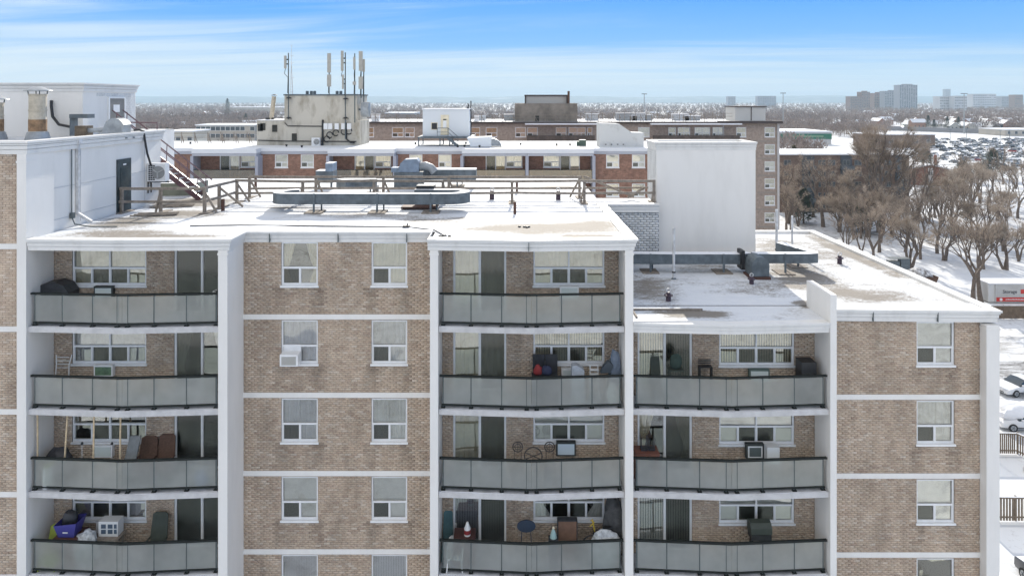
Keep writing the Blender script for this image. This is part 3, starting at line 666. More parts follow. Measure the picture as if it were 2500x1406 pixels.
pts = [(x-.55, 25.50), (x+.42, 25.50), (x+.42, 25.85)]+[(x+.05+.42*math.cos(a), 25.85+.42*math.sin(a)) for a in [math.pi*k/9 for k in range(1, 9)]]+[(x-.40, 25.8)]
part('scroll', MB().prismy([(a, b) for a, b in pts], 28.3, 28.9), GALVL, t)
part('motor_box', MB().box(PX(193,28.6), PX(220,28.6), 28.3, 28.8, 25.45, 25.95), mat('motor_brown', (.16,.12,.08), .7, .4, 6), t)
part('shaft_pipe', MB().tube([(PX(218,28.6),28.5,25.75),(PX(262,28.6),28.5,25.78)], .10, 10), GALVL, t)
part('duct_hood', MB().box(PX(215,30.3), PX(258,30.3), 29.0, 29.5, 26.25, 26.42).box(PX(216,30.3), PX(218,30.3), 29.0, 29.5, 25.5, 26.25), GALV, t)
part('skid', MB().box(PX(190,28.6), x+.6, 28.3, 28.35, 25.42, 25.47).box(PX(190,28.6), x+.6, 28.85, 28.9, 25.42, 25.47), GALV, t)
# steel stair from the raised roof to the main roof
t = thing('roof_stair', 'dark steel stair with shiny handrails coming down from the raised left roof', 'stair', (-14.5, 32.2, ZR))
xt, zt_, xb, zb_ = -18.4, 25.55, -14.45, 22.42
for y in (31.62, 32.42): part('stringer', MB().beam((xt,y,zt_),(xb,y,zb_), .05, .24), STEELP, t)
nst = 15
for k in range(nst):
    f_ = (k+.5)/nst; x = xt+(xb-xt)*f_; z = zt_+(zb_-zt_)*f_; part('tread', MB().box(x-.12, x+.12, 31.66, 32.38, z-.02, z+.01), GALVL, t)
for y in (31.60, 32.44):
    part('handrail', MB().tube([(xt-.1,y,zt_+1.0),(xb+.2,y,zb_+.82)], .032, 8).tube([(xt-.1,y,zt_+.52),(xb+.1,y,zb_+.42)], .022, 8), STEELP, t)
    for f_ in (.02,.25,.5,.75,.97):
        x = xt+(xb-xt)*f_; z = zt_+(zb_-zt_)*f_; part('baluster', MB().tube([(x,y,z-.05),(x+.03,y,z+.97)], .022, 6), STEELP, t)
part('landing', MB().box(-19.4, xt+.05, 31.5, 32.5, 25.5, 25.56), GALV, t)
part('landing_rail', MB().tube([(-18.0,31.45,25.5),(-18.0,31.45,26.0),(-16.35,31.45,25.98),(-16.35,31.45,25.5)], .03, 6), STEELP, t)
solo('roof_curb_box', MB().prism([(-21.5,33.2),(-15.6,33.2),(-15.4,33.4),(-15.4,34.6),(-21.5,34.6)], ZR, ZR+.62, 0, 1), [mat('curb_green_grey', (.17,.19,.16), .8, .2, 2), SNOWEDGE], 'long low grey green curb box behind the foot of the steel stair', 'roof curb')
# wooden guard rails
def rail_run(label, pts, posts, brace, mid=.5, hgt=1.03):
    t = thing('guard_rail', label, 'railing', (pts[0][0], pts[0][1], ZR), 'weathered timber guard rails on the main roof')
    for a, b in zip(pts[:-1], pts[1:]):
        a = Vector((*a, 0)); b = Vector((*b, 0)); n_ = max(1, round((b-a).length/3.6))
        for k in range(n_):
            p = a.lerp(b, k/n_); q = a.lerp(b, (k+1)/n_); j = random.uniform(-.025, .025)
            part('top_board', MB().beam(p+Vector((0,0,ZR+hgt+j)), q+Vector((0,0,ZR+hgt-j)), .045, .11), WOODG, t)
            part('middle_board', MB().beam(p+Vector((0,-.045,ZR+mid-j)), q+Vector((0,-.045,ZR+mid+j)), .04, .10), WOODG, t)
    for p, bd in zip(posts, brace):
        x, y = p; part('post', MB().box(x-.06, x+.06, y+.03, y+.12, ZR+.02, ZR+hgt+.02).box(x-.15, x+.15, y-.15, y+.8, ZR-.0, ZR+.05), WOODG, t)
        bx, by = bd; part('brace', MB().beam((x+bx*.05,y+.07+by*.02,ZR+hgt*.85), (x+bx,y+.07+by,ZR+.05), .045, .09), WOODG, t)
    return t
rail_run('timber guard rail from the teal door to the corner post near the left balcony roof', [(-16.1,28.0),(-12.65,28.0)], [(-16.05,28.0),(-14.45,28.0),(-12.62,27.95)], [(.05,-.02),(-.25,.1),(.45,.1)])
rail_run('timber guard rail sloping back from the corner post towards the stair foot', [(-12.65,28.0),(-12.45,30.7)], [(-12.6,29.3)], [(.95,.2)])
rail_run('near timber guard rail crossing the roof behind the long grey duct to the stair tower', [(-12.45,30.7),(-9.4,30.6),(-6.2,30.6),(-3.1,30.6),(0,30.6),(3.2,30.6),(6.45,30.7)],
         [(-12.4,30.7),(-9.4,30.6),(-6.2,30.6),(-3.1,30.6),(0.0,30.6),(3.25,30.6),(6.4,30.7)], [(.5,.2),(-.25,.3),(.2,.5),(.2,.5),(.05,.5),(-.1,.5),(-.02,.4)])
rail_run('far timber guard rail running parallel behind the near one', [(-12.4,32.3),(-9.3,32.3),(-6.1,32.3),(-3.0,32.3),(.2,32.3),(3.3,32.3)],
         [(-12.45,32.3),(-9.3,32.3),(-6.1,32.3),(-3.0,32.3),(3.2,32.3)], [(.5,.1),(.4,.1),(.35,.1),(.35,.1),(-.45,.1)])
solo('timber_rail_end', MB().beam((3.4,32.35,ZR+1.05),(5.7,31.9,ZR+.15),.05,.10).beam((5.4,31.9,ZR+.1),(6.2,32.0,ZR+.55),.05,.10).beam((3.4,32.3,ZR+.5),(6.4,32.1,ZR+.55),.04,.09), WOODG, 'loose diagonal timbers of the far rail leaning beside the stair tower', 'timber brace')
# ducts
def duct(name, label, segs, w_, h, z, legs, grp=None, m=GALV, joints=True, zleg=ZR):
    t = thing(name, label, 'duct', (segs[0][0], segs[0][1], zleg), grp)
    P = [Vector((a, b, 0)) for a, b in segs]; vs = []; n = len(P); fs = []
    for i, p in enumerate(P):
        a = (P[i]-P[i-1]).normalized() if i else (P[1]-P[0]).normalized(); b = (P[i+1]-P[i]).normalized() if i < n-1 else a
        tt = (a+b).normalized(); nr = Vector((tt.y, -tt.x, 0)); c = max(.5, nr.dot(Vector((a.y,-a.x,0))))
        for s, zz_ in ((-1,z),(1,z),(1,z+h),(-1,z+h)): q = p+nr*s*w_/2/c; vs.append((q.x, q.y, zz_))
    for i in range(n-1):
        for j in range(4): fs.append((4*i+j, 4*i+4+j, 4*i+4+(j+1)%4, 4*i+(j+1)%4))
    fs += [(0,1,2,3), (4*n-1,4*n-2,4*n-3,4*n-4)]
    part('duct_body', MB().add(vs, fs), m, t, smooth=True)
    top_ = MB().add([(v_[0], v_[1], z+h+.004) for v_ in vs], [(4*i+3, 4*i+2, 4*i+6, 4*i+7) for i in range(n-1)]); part('snow_cover', top_, SNOWEDGE, t)
    for x, y in legs:
        part('leg', MB().box(x-.04, x+.04, y-w_/2-.035, y-w_/2-.005, zleg+.05, z+h+.02).box(x+.16,x+.22,y+w_/2,y+w_/2+.04,zleg+.05,z+.02), GALV, t)
        part('foot_board', MB().box(x-.35, x+.35, y-.45, y+.4, zleg+.0, zleg+.06), WOODG, t)
    return t
def arc(cx, cy, r, a0, a1, n=7): return [(cx+r*math.cos(R(a0+(a1-a0)*k/n)), cy+r*math.sin(R(a0+(a1-a0)*k/n))) for k in range(n+1)]
yd = 28.3
seg = [(-9.2,29.55),(-9.55,29.45)]+arc(-9.35, yd+.55, .5, 160, 270, 6)+[(-6,yd),(-3.5,yd)]+arc(-2.6, yd+.65, .62, 270, 430, 8)+[(-3.2,29.55),(-4.2,29.6)]
duct('rooftop_duct', 'long grey sheet metal duct looping round at both ends on the main roof', seg, .42, .44, 22.72, [(-8.15,yd),(-5.55,yd),(-3.35,yd)])
solo('duct_hood', MB().prismy([(PX(675,30),ZR+.25),(PX(713,30),ZR+.25),(PX(710,30),ZR+.72),(PX(690,30),ZR+.72)], 29.4, 30.1), GALVL, 'small sloped intake hood at the left end of the looping duct', 'duct hood')
t = thing('exhaust_fan', 'dark boxy exhaust fan standing behind the right end of the looping duct', 'fan', (PX(1038,29.9), 29.9, ZR))
x = PX(1038,29.9); part('housing', MB().box(x-.35, x+.42, 29.6, 30.2, ZR+.3, ZR+.95), BLACK, t); part('vent_panel', MB().box(x-.24,x-.01,29.585,29.6,ZR+.6,ZR+.80).box(x+.03,x+.25,29.585,29.6,ZR+.6,ZR+.80), GALVL, t)
part('stand', MB().box(x-.9, x+.6, 28.9, 29.9, ZR+.05, ZR+.14).box(x-.3,x-.22,29.7,29.8,ZR+.1,ZR+.3).box(x+.3,x+.38,29.7,29.8,ZR+.1,ZR+.3), RUST, t)
duct('rooftop_duct', 'short curved grey duct with a snow ridge between the two timber rails', [(PX(835,33.6),33.4),(PX(860,33.6),33.9),(PX(885,33.6),33.9),(PX(912,33.6),34.1)], .9, .42, ZR+.35, [(PX(905,33.6),34.0)])
t = thing('fan_box', 'small blue grey fan box with raised end behind the far rail at left', 'fan', (PX(805,36), 36, ZR))
part('box', MB().box(PX(776,36), PX(818,36), 35.6, 36.4, ZR+.35, ZR+.95), GALV, t); part('raised_end', MB().box(PX(800,36), PX(817,36), 35.55, 36.45, ZR+.95, ZR+1.35), mat('blue_metal', (.22,.28,.36), .5, .2, 3), t)
part('snow_cover', MB().box(PX(776,36), PX(799,36), 35.6, 36.4, ZR+.955, ZR+.985).box(PX(800,36), PX(817,36), 35.55, 36.45, ZR+1.353, ZR+1.385), SNOWEDGE, t); part('feet', MB().box(PX(780,36), PX(784,36), 35.7, 35.8, ZR, ZR+.35).box(PX(810,36), PX(814,36), 35.7, 35.8, ZR, ZR+.35), GALV, t)
duct('rooftop_duct', 'wide flat grey duct behind the far rail right of centre', [(PX(966,37),37.0),(PX(1163,37),37.0)], 1.0, .55, ZR+.40, [(PX(1118,37),37.0)])
t = thing('roof_blower', 'blue grey scroll blower with curved snow topped outlet above the far rail', 'fan', (PX(1015,36.5), 36.5, ZR))
xa = PX(975,36.2); xb2 = PX(1025,36.2); part('cowl', MB().prismy([(xa,ZR+.9),(xb2,ZR+.9),(xb2,ZR+1.45),(xb2-.1,ZR+1.58),(xa+.35,ZR+1.56),(xa+.12,ZR+1.35)], 35.7, 36.5), mat('blue_metal', (.22,.28,.36), .5), t)
part('outlet', MB().tube([(xb2,36.1,ZR+1.15),(xb2+.3,36.1,ZR+1.2),(xb2+.6,36.1,ZR+1.08),(xb2+.8,36.1,ZR+.85)], .22, 10), GALVL, t, smooth=True)
part('plinth', MB().box(xa-.2, xb2+.2, 35.7, 36.5, ZR, ZR+.88), GALV, t)
part('ledge', MB().box(PX(958,36.2), xa-.01, 35.8, 36.4, ZR+.88, ZR+1.12), mat('blue_metal', (.22,.28,.36), .5), t)
# lower roof ducts
duct('rooftop_duct', 'long blue grey duct along the foot of the stair tower on the lower roof', [(4.3,29.4),(7,29.3),(9.6,29.3),(10.2,29.5)], .5, .42, ZL+.40, [(5.9,29.35),(9.0,29.3)], zleg=ZL)
seg = [(10.3,29.2),(12.6,29.2),(12.9,29.28),(13.0,29.5),(12.85,29.9),(12.3,31.4)]
duct('rooftop_duct', 'grey duct turning back on itself at the right end of the lower roof', seg, .42, .40, ZL+.45, [(11.6,29.2),(12.6,30.3)], zleg=ZL)
t = thing('roof_blower', 'round topped grey blower hood between the two ducts of the lower roof', 'fan', (10.35, 28.7, ZL))
x = PX(1848,28.5); pr = [(x-.34,ZL+.12),(x+.36,ZL+.12),(x+.38,ZL+.55)]+[(x+.02+.36*math.cos(a), ZL+.58+.34*math.sin(a)) for a in [math.pi*k/8 for k in range(1,8)]]+[(x-.34,ZL+.55)]
part('hood', MB().prismy(pr, 28.1, 28.95), GALV, t); part('base', MB().box(x-.4, x+.42, 28.05, 29.0, ZL, ZL+.11), RUST, t); part('flange', MB().box(x-.50, x-.36, 28.9, 29.5, ZL+.2, ZL+1.0), BLACK, t)
for lb, px, Y, zb, h, r_ in (('slim white standpipe on the lower roof in front of the stair tower', 1645, 28.1, ZL, 2.12, .055), ('tall white standpipe on the right part of the lower roof, left of the pair', 1896, 32.4, ZL, 2.2, .06), ('tall white standpipe on the right part of the lower roof, right of the pair', 1934, 33.0, ZL, 1.8, .05)):
    t = thing('standpipe', lb, 'vent pipe', (PX(px,Y), Y, zb), 'white standpipes on the lower roof')
    part('pipe', MB().lathe([(r_,0),(r_,h)], (PX(px,Y),Y,zb), 12), PIPEW, t, smooth=True); part('collar', MB().lathe([(r_*1.3,.28),(r_*1.3,.34)], (PX(px,Y),Y,zb), 12), BLACK, t); part('flashing', MB().lathe([(r_*2.6,0),(r_*1.2,.08)], (PX(px,Y),Y,zb), 12), GALV, t)
def bollard_vent(label, px, Y, zb, s=1.0):
    x = PX(px, Y); t = thing('roof_drain_vent', label, 'roof vent', (x, Y, zb), 'small hydrant shaped roof vents')
    part('body', MB().lathe([(.13*s,0),(.11*s,.03),(.11*s,.26*s),(.19*s,.27*s),(.19*s,.31*s),(.10*s,.33*s),(.08*s,.42*s)], (x,Y,zb), 14), mat('vent_plum', (.06,.035,.05), .5, .2, 9), t, smooth=True)
    g = MB(); g.tube([(x+.085*s*math.cos(a), Y, zb+.49*s+.085*s*math.sin(a)) for a in [2*math.pi*k/12 for k in range(13)]], .022*s, 6, cap=False); part('lifting_ring', g, PIPEW, t, smooth=True)
bollard_vent('hydrant shaped vent on the main roof, just right of the looping duct', 1201, 32.0, ZR)
bollard_vent('hydrant shaped vent on the main roof near its right edge', 1363, 31.9, ZR)
bollard_vent('hydrant shaped vent in the sunlit strip of the lower roof', 1632, 25.0, ZL, .85)
bollard_vent('hydrant shaped vent in front of the grey blower hood', 1835, 27.3, ZL, .8)
bollard_vent('hydrant shaped vent far out on the right part of the lower roof', 2050, 30.8, ZL, .9)
for lb, px, Y, h, r_ in (('rusty vent pipe in the middle of the main roof in front of the rail', 1257, 27.9, .50, .06), ('rusty vent pipe beside the corner of the timber rails', 544, 28.7, .50, .075), ('rusty vent pipe beyond the far rail', 1262, 34.5, .55, .06), ('rusty vent pipe beyond the rail at left', 624, 36.5, .5, .07)):
    solo('vent_pipe', MB().lathe([(r_,0),(r_,h),(r_*.8,h),(r_*.8,h-.02)], (PX(px,Y),Y,ZR), 12), RUST, lb, 'vent pipe', 'rusty vent pipes on the main roof', smooth=True)
x = PX(992,24.9); solo('roof_anchor', MB().box(x-.12,x+.12,24.8,25.0,ZR,ZR+.09).box(x+.02,x+.06,24.88,24.92,ZR+.09,ZR+.16), BLACK, 'small dark block on the snow near the front edge of the main roof', 'roof block')
solo('roof_cable', MB().tube([(x,24.9,ZR+.03),(x-3,25.1,ZR+.03),(x-6.2,25.3,ZR+.03),(x-8,25.15,ZR+.03)], .02, 5).tube([(x+.1,24.9,ZR+.03),(PX(1060,24),24.3,ZR+.03),(PX(1085,23),23.2,ZR+.05)], .02, 5), BLACK, 'thin dark cable lying across the snow along the front edge', 'cable')
for lb, px, py_, Y in (('dark ragged debris at the corner of the projecting balcony roof', 1085, 0, 23.25), ('dark gravel lump on the projecting balcony roof', 1280, 0, 24.9)):
    m = MB(); cx = PX(px, Y)
    for k in range(6): a = random.random()*6; q_ = (cx+random.uniform(-.2,.2), Y+random.uniform(-.1,.1)); m.lathe([(.07,0),(.05,.05),(.02,.07)], (q_[0],q_[1],ZR-.005), 6)
    solo('roof_debris', m, BLACK, lb, 'debris')
x0, x1 = PX(1556,23.5), PX(1680,23.6); solo('roof_curb_frame', MB().box(4.25, x1+.6, 23.95, 24.0, ZL-.02, ZL+.06).box(4.2, 4.25, 23.1, 24.0, ZL-.02, ZL+.06), WOODG, 'thin timber curb lying along the front of the lower roof at left', 'roof curb')
for k, (px, Y) in enumerate(((405,29.5),(360,27.3))):
    x = PX(px,Y); m = MB()
    for j in range(3): m.beam((x-.7+j*.1,Y+j*.12,ZR+.04+j*.03),(x+1.0,Y+.35+j*.1,ZR+.05+j*.02),.09,.04)
    solo('loose_planks', m, WOODG, ('loose planks lying on gravel between the timber rail and the side wall' if k == 0 else 'loose planks and a timber block lying in front of the rail near the teal door'), 'planks')

# ---------------- things on the balconies ----------------
def bx(px, Y=None): return PX(px, Y or 23.5)
def chair(label, x, y, z, m, hback=.85, w_=.5, grp=None, rz=0, arms=True, tilt=.08, name='chair', square=False):
    t = thing(name, label, 'chair', (x, y, z), grp); t.rotation_euler = (0,0,0); o_ = len(bpy.data.objects)
    part('seat', MB().box(x-w_/2, x+w_/2, y-.24, y+.24, z+.40, z+.44), m, t)
    b = MB(); n = 6
    prof = [(-w_/2*.92,0),(w_/2*.92,0),(w_/2,.25),(w_/2*.9,hback-.44),(w_/2*.6,hback-.38),(-w_/2*.6,hback-.38),(-w_/2*.9,hback-.44),(-w_/2,.25)]
    if square: prof = [(-w_/2,0),(w_/2,0),(w_/2,hback-.44),(-w_/2,hback-.44)]
    b.prismy([(x+a, z+.44+c) for a, c in prof], y+.20, y+.235); b.v = [(p[0], p[1]+(p[2]-z-.44)*tilt*2.5, p[2]) for p in b.v]; part('backrest', b, m, t)
    for sx in (-1, 1):
        for sy in (-1, 1): part('leg', MB().beam((x+sx*(w_/2-.03), y+sy*.21, z+.42), (x+sx*w_/2, y+sy*.26, z), .035), m, t)
        if arms: part('armrest', MB().box(x+sx*w_/2-.03, x+sx*w_/2+.03, y-.22, y+.26, z+.63, z+.66).box(x+sx*w_/2-.02, x+sx*w_/2+.02, y-.22, y-.18, z+.42, z+.63), m, t)
    if rz: t.rotation_euler = (0,0,rz)
    return t
DKG = mat('dark_green_resin', (.05,.06,.045), .6, .2, 5); WICK = mat('brown_wicker', (.13,.07,.045), .8, .35, 20); GRYC = mat('grey_cloth', (.22,.23,.23), .9, .2, 5)
CHW = mat('white_resin', (.70,.70,.68), .5); LIME = mat('lime_plastic', (.32,.38,.05), .5, .1, 4); PURP = mat('blue_violet_plastic', (.055,.05,.26), .4); TEAL = mat('teal_cloth', (.08,.16,.17), .8, .2, 4)
BAGD = mat('dark_bag', (.03,.03,.035), .5, .4, 6); BAGW = mat('pale_bag', (.50,.52,.53), .5, .45, 7, .6, 9)
def lump(x, y, z, rx, ry, rz_, seed, n=14):
    m = MB(); vs = []; fs = []; K = 9
    for j in range(K+1):
        th = math.pi*j/K
        for i in range(n):
            a = 2*math.pi*i/n; d_ = Vector((math.cos(a)*math.sin(th), math.sin(a)*math.sin(th), math.cos(th))); s = 1+.28*noise.noise(d_*1.8+Vector((seed,0,0)))+.1*noise.noise(d_*5+Vector((0,seed,0)))
            zz_ = max(-.72, d_.z*s); vs.append((x+d_.x*rx*s, y+d_.y*ry*s, z+rz_*(.72+zz_)/1.72*2*.86))
    for j in range(K):
        for i in range(n): fs.append((j*n+i, (j+1)*n+i, (j+1)*n+(i+1)%n, j*n+(i+1)%n))
    return m.add(vs, fs)
f = lambda i: 19.49-H*i
# left column, top to bottom
t = thing('covered_grill', 'barbecue under a dark cover at the left end of the top left balcony', 'barbecue', (bx(133), 23.6, f(0)))
m = MB(); xx = bx(133); pr = [(xx-.62,f(0)+.0),(xx+.55,f(0)),(xx+.6,f(0)+.95),(xx+.42,f(0)+1.2),(xx+.1,f(0)+1.3),(xx-.3,f(0)+1.24),(xx-.6,f(0)+1.02)]; m.prismy(pr, 23.3, 23.9); part('cover', m, BAGD, t); part('wheel', MB().tube([(xx-.5,23.28,f(0)+.1),(xx-.5,23.2,f(0)+.1)], .09, 12), BLACK, t)
solo('striped_bag', lump(bx(519,23.2), 23.3, f(0), .22, .2, .60, 3), mat('stripes', (.65,.65,.62), .8, col2=(.03,.03,.03), vs=3, aniso=(3,.2,9), lo=.49, hi=.51), 'black and white striped bag at the right end of the top left balcony', 'bag', smooth=True)
t = thing('chair', 'slim white metal chair frame on the second left balcony', 'chair', (bx(154,23.7), 23.6, f(1))); x = bx(154,23.7); z = f(1)
for sg in (-1, 1): part('back_post', MB().tube([(x+sg*.24,23.62,z+.42),(x+sg*.22,23.68,z+1.1),(x+sg*.27,23.75,z+1.42)], .02, 6), CHW, t); part('leg', MB().tube([(x+sg*.24,23.3,z),(x+sg*.24,23.35,z+.44)], .018, 6).tube([(x+sg*.24,23.65,z),(x+sg*.24,23.62,z+.44)], .018, 6), CHW, t)
for k in range(4): part('back_slat', MB().beam((x-.22,23.69,z+1.0+k*.12),(x+.22,23.69,z+1.0+k*.12),.012,.02), CHW, t)
part('seat', MB().box(x-.24, x+.24, 23.32, 23.64, z+.43, z+.455), CHW, t)
for px, ti in ((92,-.01),(157,.03),(228,0),(293,0)):
    x = PX(px,22.95); solo('garden_cane', MB().tube([(x-.25*ti*10*.3,22.93,f(2)+.25),(x+ti*3,22.98,f(2)+2.52)], .028, 7), mat('pale_cane', (.62,.48,.30), .6, .2, 8), {92:'leftmost pale cane standing at the rail of the third left balcony',157:'leaning pale cane, second from the left on the third left balcony',228:'pale cane in front of the window on the third left balcony',293:'rightmost pale cane beside the grey folded chair'}[px], 'garden cane', 'pale canes standing on the third left balcony', smooth=True)
for px in (200, 273):
    x = PX(px,23.0); t = thing('solar_light', 'thin solar garden light on the third left balcony, '+('nearer the corner' if px == 200 else 'before the white box'), 'garden light', (x, 23.0, f(2)), 'solar stake lights'); part('stake', MB().tube([(x,23.0,f(2)+.1),(x,23.0,f(2)+1.42)], .010, 5), PIPEW, t); part('lamp', MB().lathe([(.03,0),(.045,.03),(.03,.08)], (x,23.0,f(2)+1.42), 8), BLACK, t)
t = thing('folding_chair', 'grey reclining chair folded upright on the third left balcony', 'chair', (bx(318), 23.3, f(2)))
xx = bx(318,23.3); m = MB().box(xx-.19, xx+.19, 23.28, 23.34, f(2)+.75, f(2)+1.50); m.v = [(p[0]+(p[2]-f(2)-.75)*.12, p[1]+(p[2]-f(2)-.75)*.2, p[2]) for p in m.v]; part('backrest', m, GRYC, t); part('seat', MB().box(xx-.2, xx+.2, 22.95, 23.3, f(2)+.5, f(2)+.56), GRYC, t); part('frame', MB().beam((xx-.2,22.95,f(2)),(xx-.2,23.3,f(2)+.8),.03).beam((xx+.2,22.95,f(2)),(xx+.2,23.3,f(2)+.8),.03).beam((xx-.2,23.35,f(2)),(xx-.2,22.95,f(2)+.5),.03).beam((xx+.2,23.35,f(2)),(xx+.2,22.95,f(2)+.5),.03), POSTGR, t)
chair('brown wicker chair on the third left balcony, left of the pair by the door', bx(352), 23.5, f(2), WICK, 1.22, .62, 'brown wicker chairs'); chair('brown wicker chair on the third left balcony, right of the pair by the door', bx(394), 23.55, f(2), WICK, 1.26, .60, 'brown wicker chairs')
solo('heap_of_bags', lump(bx(150), 23.4, f(2), .5, .3, .66, 8), BAGD, 'dark heap of bags in the left corner of the third left balcony', 'bags', smooth=True)
t = thing('canister', 'white canister with a bulging lid behind the glass of the third left balcony', 'canister', (PX(118,23.0), 23.0, f(2))); part('body', MB().lathe([(.17,.02),(.18,.1),(.18,.68),(.15,.72)], (PX(118,23.0),22.98,f(2)), 18), CHW, t, smooth=True); part('lid', MB().lathe([(.16,.72),(.16,.78),(.05,.82)], (PX(118,23.0),22.98,f(2)), 18), LIME, t, smooth=True)
solo('balloon', lump(PX(488,22.95), 23.05, f(2)+.05, .24, .1, .28, 1), mat('pale_blue', (.35,.42,.62), .5), 'pale blue round thing behind the glass of the third left balcony', 'ball', smooth=True)
# fourth left balcony
t = thing('recycling_bin', 'blue violet recycling box on top of the pile on the lowest left balcony', 'recycling box', (bx(172), 23.4, f(3)+.85)); xx = PX(170,23.3); m = MB(); vs_ = []
m.add([(xx-.26,23.1,f(3)+.98),(xx+.26,23.1,f(3)+.98),(xx+.26,23.5,f(3)+.98),(xx-.26,23.5,f(3)+.98),(xx-.36,23.0,f(3)+1.42),(xx+.40,23.0,f(3)+1.50),(xx+.40,23.6,f(3)+1.50),(xx-.36,23.6,f(3)+1.42)], [(3,2,1,0),(0,1,5,4),(1,2,6,5),(2,3,7,6),(3,0,4,7)]); part('box', m, PURP, t)
part('white_lettering', MB().box(xx-.07, xx+.10, 23.03, 23.035, f(3)+1.16, f(3)+1.20), CHW, t)
solo('storage_crate', MB().box(xx-.42, xx+.40, 23.05, 23.7, f(3), f(3)+.96), mat('brown_crate', (.10,.04,.03), .8), 'dark brown crate under the blue violet recycling box', 'crate')
solo('black_bag', lump(xx-.02, 23.35, f(3)+1.25, .26, .2, .3, 21), BAGD, 'black bag sitting in the blue violet recycling box', 'bag', smooth=True)
chair('lime green plastic armchair in the left corner of the lowest left balcony', PX(125,23.1), 23.1, f(3), LIME, 1.15, .55)
solo('plastic_bag', lump(PX(212,23.2), 23.2, f(3), .46, .25, .66, 31), BAGW, 'large clear plastic bag of laundry beside the recycling box', 'bag', smooth=True)
t = thing('air_conditioner_unit', 'white window air conditioner standing on the lowest left balcony under the window', 'air conditioner', (bx(268), 23.5, f(3)+.7)); xx = PX(266,23.4); part('casing', MB().box(xx-.33, xx+.33, 23.35, 23.7, f(3)+.85, f(3)+1.36), CHW, t)
g = MB()
for a in (-.24,-.01,.2):
    for c in (.95, 1.13): g.box(xx+a, xx+a+(.16 if a < .1 else .09), 23.34, 23.35, f(3)+c, f(3)+c+.14)
part('grille', g, mat('slate', (.06,.09,.13), .4), t)
solo('side_table', MB().box(xx-.4, xx+.4, 23.2, 23.75, f(3)+.78, f(3)+.84).box(xx-.36,xx-.3,23.25,23.3,f(3),f(3)+.78).box(xx+.3,xx+.36,23.25,23.3,f(3),f(3)+.78).box(xx-.36,xx-.3,23.65,23.7,f(3),f(3)+.78).box(xx+.3,xx+.36,23.65,23.7,f(3),f(3)+.78), WOODG, 'small table holding the white air conditioner on the lowest left balcony', 'table')
chair('dark green resin armchair by the door of the lowest left balcony', PX(378,23.4), 23.4, f(3), DKG, 1.36, .58)
solo('lime_cushion', MB().prismy([(PX(98,22.98),f(3)+.15),(PX(130,22.98),f(3)+.08),(PX(149,22.98),f(3)+.3),(PX(128,22.98),f(3)+.52),(PX(104,22.98),f(3)+.44)], 22.94, 23.0), LIME, 'lime green board leaning inside the glass of the lowest left balcony', 'board')
# centre column
f1 = f(1)
chair('dark folding chair on the second centre balcony, left of the pair', PX(1330-14,23.6), 23.55, f1, BAGD, 1.42, .42, 'dark chairs on the second centre balcony', arms=False, square=True, tilt=.02); chair('dark folding chair on the second centre balcony, right of the pair', PX(1330+17,23.6), 23.55, f1, BAGD, 1.42, .42, 'dark chairs on the second centre balcony', arms=False, square=True, tilt=.02)
solo('red_bag', lump(PX(1313,23.2), 23.2, f1+.95, .14, .1, .19, 4), mat('red_cloth', (.25,.025,.025), .8, .2, 5), 'red bag lying on the left dark chair of the second centre balcony', 'bag', smooth=True)
solo('navy_bag', lump(PX(1335,23.2), 23.2, f1+.95, .18, .1, .18, 5), mat('navy_cloth', (.02,.025,.06), .8), 'navy bag lying beside the red bag on the dark chairs', 'bag', smooth=True)
solo('storage_tub', MB().box(PX(1298,23.2), PX(1362,23.2), 23.0, 23.45, f1, f1+.93), BAGD, 'dark tub behind the rail below the red and navy bags', 'tub')
solo('pale_cover', MB().prismy([(PX(1393,23.3),f1),(PX(1426,23.3),f1),(PX(1426,23.3),f1+1.08),(PX(1408,23.3),f1+1.26),(PX(1396,23.3),f1+1.24)], 23.2, 23.5), mat('pale_grey_sheet', (.45,.48,.52), .8, .2, 5), 'pale grey covered board standing on the second centre balcony', 'board')
t = thing('step_stool', 'small white step stool standing on the second centre balcony', 'stool', (PX(1450,23.4), 23.4, f1)); x = PX(1450,23.4); part('frame', MB().beam((x-.16,23.3,f1),(x-.13,23.4,f1+1.2),.03).beam((x+.16,23.3,f1),(x+.13,23.4,f1+1.2),.03).beam((x-.14,23.4,f1+1.2),(x+.14,23.4,f1+1.2),.03), CHW, t); [part('step', MB().box(x-.15, x+.15, 23.28, 23.42, f1+z, f1+z+.03), CHW, t) for z in (.3,.6,.9,1.05)]
t = thing('folded_umbrella', 'dark blue folded garden umbrella leaning in the right corner of the second centre balcony', 'umbrella', (PX(1490,23.3), 23.3, f1)); x = PX(1488,23.3); m = MB().prismy([(x-.32,f1+1.0),(x+.02,f1+1.02),(x+.12,f1+1.25),(x-.04,f1+1.40),(x-.22,f1+1.22)], 23.2, 23.4); part('canopy', m, mat('charcoal_cloth', (.06,.075,.09), .8), t); part('pole', MB().tube([(x-.1,23.3,f1),(x+.02,23.35,f1+1.45)], .02, 6), POSTGR, t)
solo('blue_tarpaulin', lump(PX(1502,23.4), 23.4, f1+.5, .22, .15, .70, 12), mat('slate_blue', (.16,.20,.26), .7, .3, 6), 'slate blue tarpaulin bundle beside the folded umbrella', 'tarpaulin', smooth=True)
solo('white_bundle', lump(PX(1497,22.95), 23.0, f1+.05, .2, .1, .4, 13), CHW, 'white bundle behind the glass at the right of the second centre balcony', 'bundle', smooth=True)
f2 = f(2)
IRON = mat('cast_iron', (.05,.045,.04), .6)
def ring(x, y, z, r, rr, n=20): return [(x+r*math.cos(2*math.pi*k/n), y, z+r*math.sin(2*math.pi*k/n)) for k in range(n+1)]
